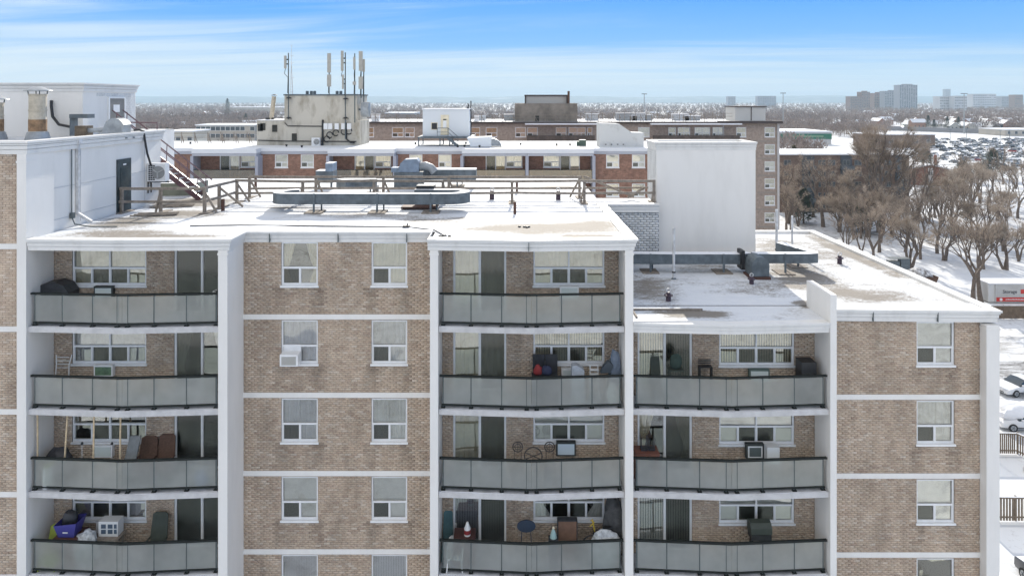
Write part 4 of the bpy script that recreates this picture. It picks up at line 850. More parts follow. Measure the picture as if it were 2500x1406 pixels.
for px, lb in ((1264,'left'), (1342,'right')):
    x = PX(px,23.4); t = thing('bistro_chair', 'round backed iron bistro chair on the third centre balcony, %s of the round table' % lb, 'chair', (x, 23.4, f2), 'round backed bistro chairs')
    m = MB(); m.tube(ring(x,23.45,f2+1.12,.17,0), .018, 6); m.tube(ring(x,23.45,f2+1.12,.10,0), .012, 6); m.beam((x-.16,23.45,f2+1.12),(x+.16,23.45,f2+1.12),.015); m.beam((x,23.45,f2+.96),(x,23.45,f2+1.29),.015); part('backrest', m, IRON, t)
    part('seat', MB().lathe([(.2,.44),(.2,.46)], (x,23.2,f2), 16), IRON, t); [part('leg', MB().beam((x+a*.15,23.2+b*.15,f2+.44),(x+a*.2,23.2+b*.25,f2+(0 if b < 0 else 0)),.02), IRON, t) for a in (-1,1) for b in (-1,1)]
    part('back_support', MB().beam((x-.12,23.38,f2+.44),(x-.12,23.45,f2+1.02),.02).beam((x+.12,23.38,f2+.44),(x+.12,23.45,f2+1.02),.02), IRON, t)
x = PX(1302,23.2); t = thing('bistro_table', 'round iron bistro table tipped on edge between two round backed chairs', 'table', (x, 23.2, f2)); m = MB(); m.tube([(x+.30*math.cos(a),23.2+.1*math.sin(a),f2+.93+.25*math.sin(a)) for a in [2*math.pi*k/24 for k in range(25)]], .022, 6); 
for a in (.5, 2.6): m.tube([(x-.28*math.cos(a),23.2,f2+.93-.2*math.sin(a)),(x+.28*math.cos(a),23.2,f2+.93+.2*math.sin(a))], .016, 6)
part('tabletop', m, IRON, t); part('leg', MB().beam((x-.1,23.25,f2+.75),(x-.2,23.3,f2),.025).beam((x+.1,23.25,f2+.75),(x+.2,23.3,f2),.025), IRON, t)
f3 = f(3)
x = PX(1285,23.4); t = thing('oval_side_table', 'navy oval table tipped up against the wall of the lowest centre balcony', 'table', (x, 23.5, f3)); part('tabletop', MB().prismy([(x+.32*math.cos(a), f3+1.13+.21*math.sin(a)) for a in [2*math.pi*k/28 for k in range(28)]], 23.46, 23.5), mat('navy_resin', (.03,.045,.075), .5), t)
part('leg', MB().beam((x-.15,23.52,f3+1.0),(x-.2,23.6,f3),.03).beam((x+.15,23.52,f3+1.0),(x+.2,23.6,f3),.03), mat('navy_resin', (0,0,0)), t)
t = thing('wooden_box', 'brown framed board standing under the window of the lowest centre balcony', 'board', (PX(1385,23.4), 23.5, f3)); a, b = PX(1361,23.4), PX(1410,23.4); part('board', MB().box(a+.03, b-.03, 23.42, 23.6, f3, f3+1.33), mat('brown_board', (.20,.11,.07), .8, .2, 4), t); part('frame', MB().box(a, a+.03, 23.4, 23.61, f3, f3+1.36).box(b-.03, b, 23.4, 23.61, f3, f3+1.36).box(a+.03, b-.03, 23.4, 23.61, f3+1.33, f3+1.37), BAGD, t)
x = PX(1351,23.1); t = thing('figurine', 'small pale robed garden figurine on the lowest centre balcony', 'figurine', (x, 23.1, f3+.9)); part('robe', MB().lathe([(.12,0),(.09,.15),(.05,.25),(.03,.28)], (x,23.1,f3+.98), 12), mat('pale_teal', (.35,.50,.48), .6), t, smooth=True); part('head', MB().lathe([(.01,0),(.04,.02),(.045,.05),(.01,.09)], (x,23.1,f3+1.26), 10), CUR['cream'], t, smooth=True)
solo('plant_stand', MB().box(x-.16, x+.16, 22.98, 23.25, f3, f3+.975), BAGD, 'dark stand holding the robed figurine', 'stand')
x = PX(1141,23.2); t = thing('spray_bottle', 'white bottle with a red label on the lowest centre balcony', 'bottle', (x, 23.2, f3+1.0)); part('bottle', MB().lathe([(.11,0),(.11,.24),(.05,.38),(.04,.44)], (x,23.2,f3+1.0), 14), CHW, t, smooth=True); part('label', MB().lathe([(.115,.06),(.115,.2)], (x,23.2,f3+1.0), 14), mat('red_cloth', (0,0,0)), t, smooth=True)
solo('low_cabinet', MB().box(PX(1108,23.2), PX(1160,23.2), 23.05, 23.6, f3, f3+.995), mat('maroon_cabinet', (.07,.025,.02), .6), 'dark maroon cabinet by the door of the lowest centre balcony', 'cabinet')
chair('teal chair in the left corner of the lowest centre balcony', PX(1092,23.6), 23.6, f3, TEAL, 1.3, .35, arms=False)
chair('white resin armchair seen through the glass of the lowest centre balcony', PX(1111,23.0), 23.05, f3, CHW, .82, .52)
# the jumble at the right of the lowest centre balcony
t = thing('bicycle', 'dark bicycle with yellow handlebar post leaning among the clutter of the lowest centre balcony', 'bicycle', (PX(1455,23.3), 23.3, f3)); x = PX(1450,23.3)
for dx in (-.08, .85):
    m = MB(); m.tube(ring(x+dx,23.25,f3+.62,.33,0,24), .022, 6); part('tyre', m, BLACK, t); m = MB()
    for k in range(8): a = math.pi*k/8; m.beam((x+dx-.31*math.cos(a),23.25,f3+.62-.31*math.sin(a)),(x+dx+.31*math.cos(a),23.25,f3+.62+.31*math.sin(a)),.005)
    part('spokes', m, POSTGR, t)
part('frame', MB().tube([(x,23.25,f3+.62),(x-.02,23.25,f3+1.15),(x+.45,23.25,f3+1.1),(x+.85,23.25,f3+.62),(x+.35,23.25,f3+.6),(x-.02,23.25,f3+1.05)], .025, 6), BLACK, t); part('handlebar', MB().tube([(x-.16,23.1,f3+1.35),(x,23.25,f3+1.40),(x-.1,23.45,f3+1.35)], .018, 6).tube([(x+.02,23.25,f3+1.1),(x-.06,23.25,f3+1.5)], .025, 6), mat('yellow_metal', (.5,.36,.04), .5), t); part('saddle', MB().prismy([(x+.38,f3+1.2),(x+.6,f3+1.2),(x+.58,f3+1.27),(x+.36,f3+1.25)], 23.18, 23.32), BLACK, t)
solo('grey_tarpaulin', lump(PX(1500,23.5), 23.5, f3+.55, .42, .3, .95, 44), mat('dark_tarp', (.05,.05,.05), .7, .5, 5), 'dark tarpaulin over a tall pile in the right corner of the lowest centre balcony', 'tarpaulin', smooth=True)
solo('pale_bags', lump(PX(1478,23.2), 23.1, f3, .55, .2, .75, 45), BAGW, 'pale plastic bags behind the glass at the right of the lowest centre balcony', 'bags', smooth=True)
solo('blue_plastic', lump(PX(1468,23.2), 23.15, f3+.8, .14, .1, .26, 46), mat('blue_plastic', (.16,.24,.33), .5, .4, 8), 'small crumpled blue plastic bundle beside the bicycle', 'plastic bundle', smooth=True)
# right column
f1 = f(1)
t = thing('bistro_table', 'dark garden table with tied bundle on top before the top right balcony door', 'table', (PX(1648,23.4), 23.4, f1)); x = PX(1648,23.4); part('tabletop', MB().box(x-.26,x+.26,23.2,23.55,f1+1.05,f1+1.10), DKG, t); part('leg', MB().beam((x-.22,23.3,f1),(x+.2,23.3,f1+1.06),.03).beam((x+.22,23.4,f1),(x-.2,23.4,f1+1.06),.03), DKG, t)
solo('tied_bundle', lump(x+.02, 23.35, f1+1.10, .2, .12, .30, 51), mat('green_cloth', (.03,.05,.04), .9), 'dark green bundle resting on the garden table of the top right balcony', 'bundle', smooth=True)
chair('dark green mesh chair left of the garden table on the top right balcony', PX(1603,23.6), 23.5, f1, DKG, 1.36, .34, arms=False)
t = thing('plant_shelf', 'small black bench standing under the wall of the top right balcony', 'bench', (PX(1721,23.5), 23.5, f1)); a, b = PX(1706,23.5), PX(1737,23.5); part('seat', MB().box(a, b, 23.35, 23.6, f1+1.12, f1+1.14), BLACK, t); [part('slat', MB().box(a, b, 23.58, 23.6, f1+1.18+k*.06, f1+1.21+k*.06), BLACK, t) for k in range(3)]; part('leg', MB().box(a,a+.03,23.35,23.6,f1,f1+1.12).box(b-.03,b,23.35,23.6,f1,f1+1.12), BLACK, t)
solo('black_cabinet', MB().box(PX(1948,23.4), PX(1984,23.4), 23.1, 23.6, f1, f1+1.40), BLACK, 'black cabinet in the right corner of the top right balcony', 'cabinet')
f2 = f(2)
x = PX(1585,23.2); t = thing('dining_table', 'brown table with stools upside down on top, left end of the middle right balcony', 'table', (x, 23.3, f2)); part('tabletop', MB().box(PX(1548,23.2)+.02, PX(1608,23.2), 23.0, 23.6, f2+1.02, f2+1.10), mat('red_brown_wood', (.18,.07,.045), .6, .2, 5), t); [part('leg', MB().box(a,a+.05,b,b+.05,f2,f2+1.02), mat('red_brown_wood',(0,0,0)), t) for a in (PX(1552,23.2),PX(1602,23.2)) for b in (23.05,23.5)]
for px in (1572, 1590):
    x = PX(px,23.3); t = thing('upturned_stool', 'dark stool upside down on the brown table, %s one' % ('left' if px == 1572 else 'right'), 'stool', (x, 23.3, f2+1.1), 'upturned stools'); part('seat', MB().box(x-.11,x+.11,23.2,23.42,f2+1.105,f2+1.17), BAGD, t); [part('leg', MB().beam((x+a*.09,23.3+b*.09,f2+1.17),(x+a*.11,23.3+b*.11,f2+1.55),.022), BAGD, t) for a in (-1,1) for b in (-1,1)]
solo('white_cooler', MB().box(PX(1868,23.5), PX(1898,23.5), 23.3, 23.6, f2+.6, f2+1.17), CHW, 'white box beside the framed air conditioner on the middle right balcony', 'box')
f3 = f(3); x = PX(1852,23.5); t = thing('wall_barbecue', 'black covered barbecue standing against the wall of the lowest right balcony', 'barbecue', (x, 23.45, f3))
part('hood', MB().prismx([(23.2,f3+1.0),(23.6,f3+1.0),(23.6,f3+1.30),(23.5,f3+1.38),(23.3,f3+1.34),(23.2,f3+1.2)], x-.36, x+.36), DKG, t); part('body', MB().box(x-.34,x+.34,23.2,23.6,f3+.8,f3+.985), BLACK, t); part('stand', MB().box(x-.3,x-.25,23.3,23.55,f3,f3+.8).box(x+.25,x+.3,23.3,23.55,f3,f3+.8), BLACK, t)
# ---------------- ground ----------------
def bare_ground(x, y):
    b = -.02
    if y > 45 and x > 40 and y < 75: b += .0
    return b
GSNOW = snowmat('ground_snow', gravel=((.10,.095,.09),(.26,.22,.17)), thr=.57, scale=.035, fine=.5, soft=.07)
g = MB(); g.add([(-9000,-3000,0),(9000,-3000,0),(9000,9300,0),(-9000,9300,0)], [(0,1,2,3)])
o = struct('ground', g, GSNOW)
def strip(name, pts, wd, z, m, kind='structure'):
    mb = MB(); P = [Vector((a, b, 0)) for a, b in pts]; vs = []
    for i, p in enumerate(P):
        t = (P[min(i+1,len(P)-1)]-P[max(i-1,0)]).normalized(); nr = Vector((-t.y, t.x, 0)); vs += [(p.x-nr.x*wd/2, p.y-nr.y*wd/2, z), (p.x+nr.x*wd/2, p.y+nr.y*wd/2, z)]
    mb.add(vs, [(2*i, 2*i+2, 2*i+3, 2*i+1) for i in range(len(P)-1)]); return struct(name, mb, m)
ROADM = snowmat('snowy_asphalt', gravel=((.07,.07,.072),(.17,.16,.15)), thr=.50, scale=.25, fine=1.3, aniso=(.25,1.2,1), soft=.07)
strip('driveway', [(20,66),(45,66.5),(75,66.0),(130,62)], 9, .008, ROADM)
strip('parking_apron', [(20,76.5),(75,76),(140,74)], 7, .010, snowmat('apron', gravel=((.09,.085,.08),(.25,.22,.18)), thr=.54, scale=.15, fine=.9, soft=.08, aniso=(.3,1,1)))
strip('street', [(60,205),(150,198),(260,190)], 9, .012, ROADM)
HW = snowmat('highway_surface', gravel=((.10,.10,.105),(.20,.20,.20)), thr=.36, scale=.05, fine=.4, aniso=(.05,1,1))
strip('highway', [(-900,980),(-200,900),(283,726),(401,560),(480,470)], 26, 1.0, HW)
strip('highway', [(-900,1040),(-200,950),(300,770),(440,590),(540,480)], 24, 1.2, HW)
bm = MB()
for (a, b) in (((-900,1010),(-200,925)),((-200,925),(292,748)),((292,748),(420,575)),((420,575),(510,475))): bm.beam((a[0],a[1],1.6),(b[0],b[1],1.6), .6, 1.3)
solo('median_barrier', bm, CONCRETE, 'long concrete barrier between the two highway carriageways', 'barrier')
bm = MB()
for (a, b) in (((-200,880),(268,715)),((268,715),(385,552)),((385,552),(470,455))): bm.beam((a[0],a[1],2.2),(b[0],b[1],2.2), .5, 3.6)
solo('noise_wall', bm, mat('noise_wall_grey', (.25,.25,.26), .8), 'low grey noise wall along the near side of the highway', 'wall')
# parking lot surface
strip('parking_lot', [(150,350),(420,350)], 230, .015, snowmat('lot_snow', gravel=((.20,.20,.20),(.38,.36,.33)), thr=.60, scale=.05, fine=.4, aniso=(.2,1,1)))

# ---------------- second building (red brick) ----------------
def tiled_brick(name, c1, c2, mort_, sc_=1.0):
    m = bpy.data.materials.new(name); m.use_nodes = True; t = m.node_tree; n = t.nodes; l = t.links; b = n['Principled BSDF']; b.inputs['Roughness'].default_value = .9
    geo = n.new('ShaderNodeNewGeometry'); sp = n.new('ShaderNodeSeparateXYZ'); l.new(geo.outputs['Position'], sp.inputs[0]); ad = n.new('ShaderNodeMath'); l.new(sp.outputs[0], ad.inputs[0]); l.new(sp.outputs[1], ad.inputs[1])
    cb = n.new('ShaderNodeCombineXYZ'); l.new(ad.outputs[0], cb.inputs[0]); l.new(sp.outputs[2], cb.inputs[1])
    br = n.new('ShaderNodeTexBrick'); l.new(cb.outputs[0], br.inputs['Vector']); br.inputs['Scale'].default_value = 1; br.inputs['Brick Width'].default_value = .30*sc_; br.inputs['Row Height'].default_value = .11*sc_; br.inputs['Mortar Size'].default_value = .012
    br.inputs['Color1'].default_value = c1+(1,); br.inputs['Color2'].default_value = c2+(1,); br.inputs['Mortar'].default_value = mort_+(1,)
    no = n.new('ShaderNodeTexNoise'); no.inputs['Scale'].default_value = 2.5; no.inputs['Detail'].default_value = 6; no.inputs['Roughness'].default_value = .8; l.new(geo.outputs['Position'], no.inputs['Vector'])
    mr = n.new('ShaderNodeMapRange'); l.new(no.outputs['Fac'], mr.inputs[0]); mr.inputs[1].default_value = .3; mr.inputs[2].default_value = .7; mr.inputs[3].default_value = .6; mr.inputs[4].default_value = 1.35
    vm = n.new('ShaderNodeVectorMath'); vm.operation = 'SCALE'; l.new(br.outputs[0], vm.inputs[0]); l.new(mr.outputs[0], vm.inputs['Scale']); l.new(vm.outputs[0], b.inputs['Base Color'])
    return m
REDB = tiled_brick('red_brick', (.31,.165,.115), (.22,.115,.08), (.26,.18,.14))
TAUPE = tiled_brick('taupe_brick', (.37,.295,.24), (.33,.26,.21), (.35,.28,.23))
FASC2 = mat('pale_blue_grey_fascia', (.42,.43,.47), .7, .08, 1); FASCW = mat('fascia_white', (.70,.71,.73), .6)
Y2 = 64.5; Z2 = 22.5
b2 = thing('red_brick_apartment_building', 'red brick apartment block with pale fascia standing behind the near roof', 'apartment building', (-10, 70, 0))
bays = [('f',-38.5,-29.7),('b',-29.7,-23.7),('f',-23.7,-17.1),('b',-17.1,-10.9),('f',-10.9,-4.65),('b',-4.65,1.40),('b',1.40,7.60),('f',7.60,14.2),('b',14.2,20.2)]
wm = MB(); wn = []; fm_ = MB(); pm2 = MB(); slabs = []
def storey_z(i): return 19.55-H*i
for kd, xa, xb in bays:
    yb = Y2 if kd == 'f' else Y2+.3
    hl = []
    for i in range(8):
        f_ = storey_z(i)
        if kd == 'f':
            L_ = xb-xa
            for fx in (.29, .66 if xa < -11 or xa > 7 else .73):
                xc = xa+fx*L_; hl.append((xc-.62, xc+.62, f_+1.05, f_+2.35)); 
                if i < 3: wn.append((xc, yb, f_+1.05, 1.24, 1.30, 'single'))
        else:
            mir = xa > 0
            dx = xa+3.1 if not mir else xa+4.1; wx = dx+1.75 if not mir else dx-1.75
            if xa < -28: dx, wx = xa+2.9, xa+4.7
            hl += [(dx-.95, dx+.95, f_, f_+2.3), (wx-.78, wx+.78, f_+1.05, f_+2.35)]
            if i < 3: wn += [(dx, yb, f_, 1.9, 2.3, 'door'), (wx, yb, f_+1.05, 1.56, 1.3, 'single')]
    wall_holes(wm, xa, xb, 0, 21.95, yb, yb+.3, hl)
    if kd == 'f': fm_.box(xa, xb, Y2-.12, Y2+.5, 22.22, Z2); fm_.box(xa, xb, Y2-.08, Y2+.5, 21.95, 22.219, 1)
    else:
        fm_.box(xa, xb, Y2-1.25, Y2+.5, 22.12, Z2+.02); fm_.box(xa+.02, xb-.02, Y2-1.2, Y2+.3, 21.86, 22.119, 1)
        for x in ([xa, xb] if xa != 1.40 else [xb]): pm2.box(x-.14, x+.14, Y2-1.2, Y2+.3-.001, 0, 21.859)
part('wall', wm, REDB, b2); part('fascia', fm_, [FASCW, FASC2], b2)
part('pier', pm2, mat('pier_blue_grey', (.36,.37,.42), .8), b2)
for i, (xc, y, zb, w_, h, st) in enumerate(wn):
    window(b2, xc, y, zb, w_, h, st, random.choice([('flat','white'),('folds','cream'),('folds','white'),('slats','cream')]), screens=((1,) if st == 'single' else (random.randrange(2),)), frame=.075)
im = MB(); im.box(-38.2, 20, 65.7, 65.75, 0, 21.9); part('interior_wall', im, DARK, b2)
for kd, xa, xb in bays:
    if kd == 'b':
        for i in range(4):
            f_ = storey_z(i); b_ = part('balcony', MB().box(xa+.145, xb-.145, Y2-1.2, Y2+.29, f_-.18, f_), CONCRETE, b2)
            part('glass_panel', MB().box(xa+.2, xb-.2, Y2-1.17, Y2-1.155, f_+.1, f_+1.0), GLASSB, b_); part('handrail', MB().box(xa+.15, xb-.15, Y2-1.19, Y2-1.13, f_+1.001, f_+1.05), RAILDK, b_)
            for k in range(1, 4): part('post', MB().box(xa+(xb-xa)*k/4-.02, xa+(xb-xa)*k/4+.02, Y2-1.15, Y2-1.12, f_, f_+1.0), RAILDK, b_)
            if i == 0:
                for k in range(4):
                    x = xa+.7+random.random()*(xb-xa-1.6); w_ = random.uniform(.3,.8); m = MB().box(x, x+w_, Y2-.7, Y2-.4, f_, f_+random.uniform(.5,.95))
                    solo('storage_box', m, random.choice([BAGW, WICK, CUR['cream'], mat('red_brown_wood', (0,0,0)), GRYC]), 'stored box on a top balcony of the red brick block behind its tinted glass', 'box', 'boxes kept on the top balconies of the red brick block')
sh = MB(); sh.box(-38.5, -38.2, 64.8, 76, 0, 22.2); sh.box(20, 20.2, 64.8, 76, 0, 22.2); sh.box(-38.2, 20, 75.8, 76, 0, 22.2); part('outer_wall', sh, REDB, b2)
rm = MB(); sheet(rm, -38.4, 20.1, Y2+.1, 76, 22.5, 1.2, .04, bare=lambda x, y: -.04+blob(x,y,4,67,7,2.5,.16)+blob(x,y,-5,69,6,2,.1)); with_bare(part('roof', rm, ROOFSNOW, b2, smooth=True), rm)
# antenna penthouse
BEIGE = mat('stained_stucco', (.56,.52,.44), .9, .0, .8, .3, 20, col2=(.26,.22,.16), lo=.46, hi=.72, aniso=(1,1,.45), detail=8)
pz = 22.5; a_ = MB(); a_.box(PX(627,68.5), -15.25, 68.5, 73, pz-.05, 25.0); low = part('lower_penthouse', a_, BEIGE, b2)
a_ = MB(); a_.box(PX(697,68.8), -15.55, 68.47, 73.2, 24.9, 27.5); up_ = part('upper_penthouse', a_, BEIGE, b2)
part('parapet', MB().box(PX(695,68.8), -15.45, 68.40, 73.3, 27.5, 27.64), GALV, up_); part('snow_cap', MB().box(PX(627,68.5)-.05, PX(697,68.5)-.1, 68.4, 73.05, 25.0, 25.06), SNOWEDGE, low)
q = MB()
for px, py in ((635,312),(641,310),(670,314),(718,335)): q.box(PX(px,68.4)-.25, PX(px,68.4)+.25, 68.44, 68.47, PZ(py,68.4)-.35, PZ(py,68.4)+.35)
part('vent_opening', q, DARK, low)
q = MB()
for px in (795,806,822,838,852): q.box(PX(px,68.3)-.2, PX(px,68.3)+.2, 68.25, 68.46, PZ(309,68.3)-.3, PZ(309,68.3)+.3)
part('meter_box', q, FRAME, low)
q = MB(); q.tube([(PX(695,68.4),68.4,PZ(300,68.4)),(PX(703,68.4),68.4,PZ(308,68.4)),(PX(790,68.4),68.4,PZ(309,68.4))],.05,5).tube([(PX(788,68.4),68.38,PZ(293,68.4)),(PX(787,68.4),68.38,PZ(357,68.4))],.10,5).tube([(PX(845,68.4),68.38,PZ(300,68.4)),(PX(846,68.4),68.38,PZ(340,68.4)),(PX(856,68.4),68.38,PZ(348,68.4)),(PX(866,68.4),68.38,PZ(349,68.4))],.08,5).tube([(PX(630,68.4),68.4,PZ(343,68.4)),(PX(700,68.4),68.4,PZ(345,68.4)),(PX(870,68.4),68.4,PZ(346,68.4))],.05,5)
for px, py in ((840,322),(852,321),(798,340),(805,330),(820,325)): q.tube([(PX(px,68.4)+.3*math.cos(a),68.37,PZ(py,68.4)+.3*math.sin(a)) for a in [k*.7 for k in range(9)]],.05,4)
part('cable', q, BLACK, low)
split_unit('split_unit', 'white outdoor unit at the foot of the stained antenna penthouse', PX(761,68), PX(781,68), 67.9, 68.3, 22.5, 23.3, 0)
# antennas
def antenna(label, px, ptop, pbot, panels, pole_r=.055, Y=68.2, arms=()):
    x = PX(px, Y); t = thing('antenna_mast', label, 'antenna', (x, Y, PZ(pbot, Y)), 'cell antenna masts on the stained penthouse')
    part('pole', MB().tube([(x,Y,PZ(pbot,Y)),(x,Y,PZ(ptop,Y))], pole_r, 7), POSTGR, t)
    for dx, p0, p1, ww in panels:
        xx = x+dx; part('panel_antenna', MB().box(xx-ww/2, xx+ww/2, Y-.25, Y-.07, PZ(p1,Y), PZ(p0,Y)), mat('antenna_beige', (.40,.38,.33), .6, .1, 3), t)
        part('clamp', MB().box(min(xx,x), max(xx,x)+.02, Y-.07, Y+.06, PZ((p0+p1)/2+6,Y), PZ((p0+p1)/2+3,Y)).box(min(xx,x), max(xx,x)+.02, Y-.07, Y+.06, PZ((p0+p1)/2-5,Y), PZ((p0+p1)/2-8,Y)), BLACK, t)
    for p in arms: part('bracket', MB().lathe([(.35,0),(.1,.15)], (x,Y+.1,PZ(p,Y)), 8), BLACK, t)
    if len(panels): part('cable_loop', MB().tube([(x+panels[0][0],Y-.1,PZ(panels[0][2],Y)),(x+panels[0][0]*1.2-.05,Y-.1,PZ(panels[0][2]+12,Y)),(x-.02,Y-.08,PZ(panels[0][2]+22,Y)),(x-.06,Y-.08,PZ(min(panels[0][2]+60,pbot-4),Y))], .03, 4), BLACK, t)
    return t
antenna('leftmost cell antenna mast with one narrow panel, on the stained penthouse', 704, 130, 292, [(-.26,137,168,.20)], arms=(241,290))
antenna('cell antenna mast with two stacked beige panels in the middle of the penthouse roof', 803.5, 140, 232, [(.04,131,178,.33),(.04,183,212,.38)])
antenna('tallest cell antenna mast running down the wall, with a panel to its left', 843, 129, 340, [(-.27,125,174,.24),(-.20,183,218,.16)], arms=(243,290))
antenna('slim cell antenna mast with one narrow panel near the right corner', 866, 131, 300, [(0,140,171,.2),(0,200,208,.3)])
antenna('cell antenna mast with the widest panels, the rightmost of the masts', 881.5, 130, 240, [(0,126,174,.36),(0,188,218,.40)])
antenna('cell antenna mast just behind the rightmost wide panels', 888, 145, 253, [(.02,146,176,.24)], Y=69)
x = PX(711.5,69.5); t = thing('lattice_aerial', 'slim white lattice aerial with crossbars behind the leftmost mast', 'aerial', (x,69.5,27.6)); m = MB()
for a, b in ((-.14,0),(.14,0),(0,.2)): m.tube([(x+a,69.5+b,27.6),(x,69.5,PZ(150,69.5))], .022, 4)
for k in range(12): z = 27.8+k*.28; r_ = .14*(1-k/18); m.beam((x-r_,69.5,z),(x+r_,69.5,z+.12),.02)
part('lattice', m, PIPEW, t); part('whip', MB().tube([(x,69.5,PZ(152,69.5)),(x+.02,69.5,PZ(112,69.5))],.02,4), PIPEW, t); m = MB()
for p, l_ in ((111,.18),(137,.2),(155,.22),(190,.3)): m.beam((x-.12,69.5,PZ(p,69.5)),(x+l_,69.5,PZ(p,69.5)),.03)
part('crossbar', m, PIPEW, t)
t = thing('dish_antenna', 'round grey drum antenna sticking out at the right of the stained penthouse', 'antenna', (PX(893,69), 69, 25.3)); x = PX(893,69); m = MB(); m.lathe([(.02,0),(.5,.02),(.55,.1),(.55,.55),(.4,.6)], (0,0,0), 20); m.v = [(x-.45+c*1.5, 69+a, PZ(268,69)+b*1.4) for a, b, c in m.v]; part('drum', m, GALVL, t, smooth=True); part('mount', MB().box(x-.7, x-.4, 68.9, 69.1, PZ(268,69)-.1, PZ(268,69)+.1), GALV, t)
t = thing('leaning_flue', 'slightly leaning rusty flue with a small cap at the left end of the penthouse', 'flue', (PX(663,70), 70, 25.06)); m = MB(); m.tube([(PX(662,70),70,25.06),(PX(669,70),70,PZ(236,70))], .22, 12); part('pipe', m, STACK, t, smooth=True); part('cap', MB().lathe([(.34,0),(.3,.05),(.05,.15)], (PX(670,70),70,PZ(234,70)), 12), GALV, t); part('saddle', MB().box(PX(650,70),PX(668,70),69.8,70.2,25.06,25.25), BLACK, t)
m = MB()
for px in (750,760,768,823,832): solo('roof_stub', MB().lathe([(.16,0),(.16,.3),(.12,.36)], (PX(px,71),71,27.64), 8), GALV, 'short pipe stub on top of the stained penthouse', 'vent stub', 'pipe stubs on the stained penthouse')
# white cabin
Yc = 68.0
t = thing('equipment_cabin', 'white metal equipment cabin raised on a steel platform on the red brick block', 'cabin', (PX(1090,Yc), Yc, 22.5))
xa, xb = PX(1032,Yc), PX(1146,Yc); cw_ = MB(); cw_.box(xa, xb, Yc, Yc+3, 23.45, 26.1)
for k in range(24): xx = xa+(xb-xa)*k/24; cw_.box(xx+.04, xx+.10, Yc-.015, Yc, 23.5, 26.05)
part('cabin_wall', cw_, mat('cabin_white', (.70,.73,.75), .6), t); part('roof', MB().box(xa-.08, xb+.08, Yc-.1, Yc+3.1, 26.1, 26.2), SNOWEDGE, t)
dr = part('door', MB().box(PX(1076,Yc), PX(1096,Yc), Yc-.06, Yc-.016, PZ(330,Yc), PZ(281,Yc)), CUR['cream'], t); part('notice', MB().box(PX(1082,Yc), PX(1090,Yc), Yc-.07, Yc-.06, PZ(312,Yc), PZ(295,Yc)), FRAME, dr); part('name_plate', MB().box(PX(1082,Yc), PX(1090,Yc), Yc-.07, Yc-.06, PZ(294,Yc), PZ(291,Yc)), BLACK, dr)
part('louvre', MB().box(PX(1054,Yc), PX(1067,Yc), Yc-.05, Yc-.016, PZ(316,Yc), PZ(301,Yc)), BLACK, t); part('louvre_frame', MB().box(PX(1052.5,Yc), PX(1068.5,Yc), Yc-.03, Yc-.0155, PZ(317.5,Yc), PZ(299.5,Yc)), CUR['cream'], t)
part('platform', MB().box(xa-.4, xb+.4, Yc-.9, Yc+3, 23.28, 23.44), GALV, t)
for xx in (xa-.3, xa+1.8, xb-1.9, xb+.2): part('leg', MB().box(xx-.06, xx+.06, Yc-.8, Yc-.68, 22.5, 23.28).box(xx-.06, xx+.06, Yc+2.5, Yc+2.62, 22.5, 23.28), GALV, t)
sx0, sx1 = PX(1096,Yc), PX(1120,Yc); part('steps', MB().beam((sx0,Yc-1.0,23.4),(sx1,Yc-1.0,22.55),.06,.2).beam((sx0,Yc-1.7,23.4),(sx1,Yc-1.7,22.55),.06,.2), GALV, t)
part('step_rail', MB().tube([(PX(1070,Yc),Yc-.95,24.3),(sx0,Yc-.95,24.3),(sx1,Yc-.95,23.45),(sx1,Yc-.95,22.55)],.035,5).tube([(PX(1070,Yc),Yc-.95,23.44),(PX(1070,Yc),Yc-.95,24.3)],.035,5).tube([(sx0,Yc-.95,23.44),(sx0,Yc-.95,24.3)],.035,5).tube([(PX(1070,Yc),Yc-.95,23.9),(sx0,Yc-.95,23.9),(sx1,Yc-.95,23.0)],.025,5), GALV, t)
x = PX(1150,69); t = thing('cable_mast', 'dark cable bundle and short mast at the right corner of the white cabin', 'antenna', (x,69,22.5)); part('mast', MB().tube([(x,68.8,22.5),(x,68.8,PZ(247,69))],.06,6), BLACK, t); m = MB()
for k in range(9): z0_ = 23+k*.4; m.tube([(x-.35,68.7,z0_),(x-.2+.1*math.sin(k*2),68.65,z0_+.25),(x-.3,68.7,z0_+.5)],.07,4)
part('cables', m, BLACK, t)
t = thing('makeup_air_unit', 'white tapered rooftop air unit with a rounded outlet in front of the cabin', 'air unit', (PX(1175,66), 66, 22.5)); xs_ = [PX(p,66) for p in (1138,1152,1152,1200,1200)]
part('body', MB().prismy([(PX(1150,66),22.55),(PX(1200,66),22.55),(PX(1200,66),PZ(334,66)),(PX(1140,66),PZ(336,66))], 65.6, 67.2), mat('cabin_white',(0,0,0)), t); pr = [(PX(1201,66),22.6),(PX(1224,66),22.6)]+[(PX(1201,66)+.92*math.cos(a), PZ(360,66)+.85*math.sin(a)) for a in [math.pi/2*k/6 for k in range(7)]]; part('outlet', MB().prismy(pr, 65.8, 67.0), GALVL, t)
t = thing('roof_shaft', 'white plastered shaft with a sloping shoulder at the right of the red brick roof', 'shaft', (PX(1515,66.5), 66.5, 22.5)); Ys = 66.3
part('shaft_wall', MB().prismy([(PX(1464,Ys),22.4),(PX(1572,Ys),22.4),(PX(1572,Ys),PZ(325,Ys)),(PX(1542,Ys),PZ(324,Ys)),(PX(1512,Ys),PZ(303,Ys)),(PX(1464,Ys),PZ(301,Ys))], Ys, Ys+2.4), mat('shaft_plaster', (.60,.60,.58), .9, 0, .8, col2=(.40,.39,.36), lo=.55, hi=.8), t)
q = MB()
for px in (1479,1493,1508,1522): q.box(PX(px,Ys)-.07,PX(px,Ys)+.07,Ys-.02,Ys,PZ(354,Ys),PZ(352,Ys))
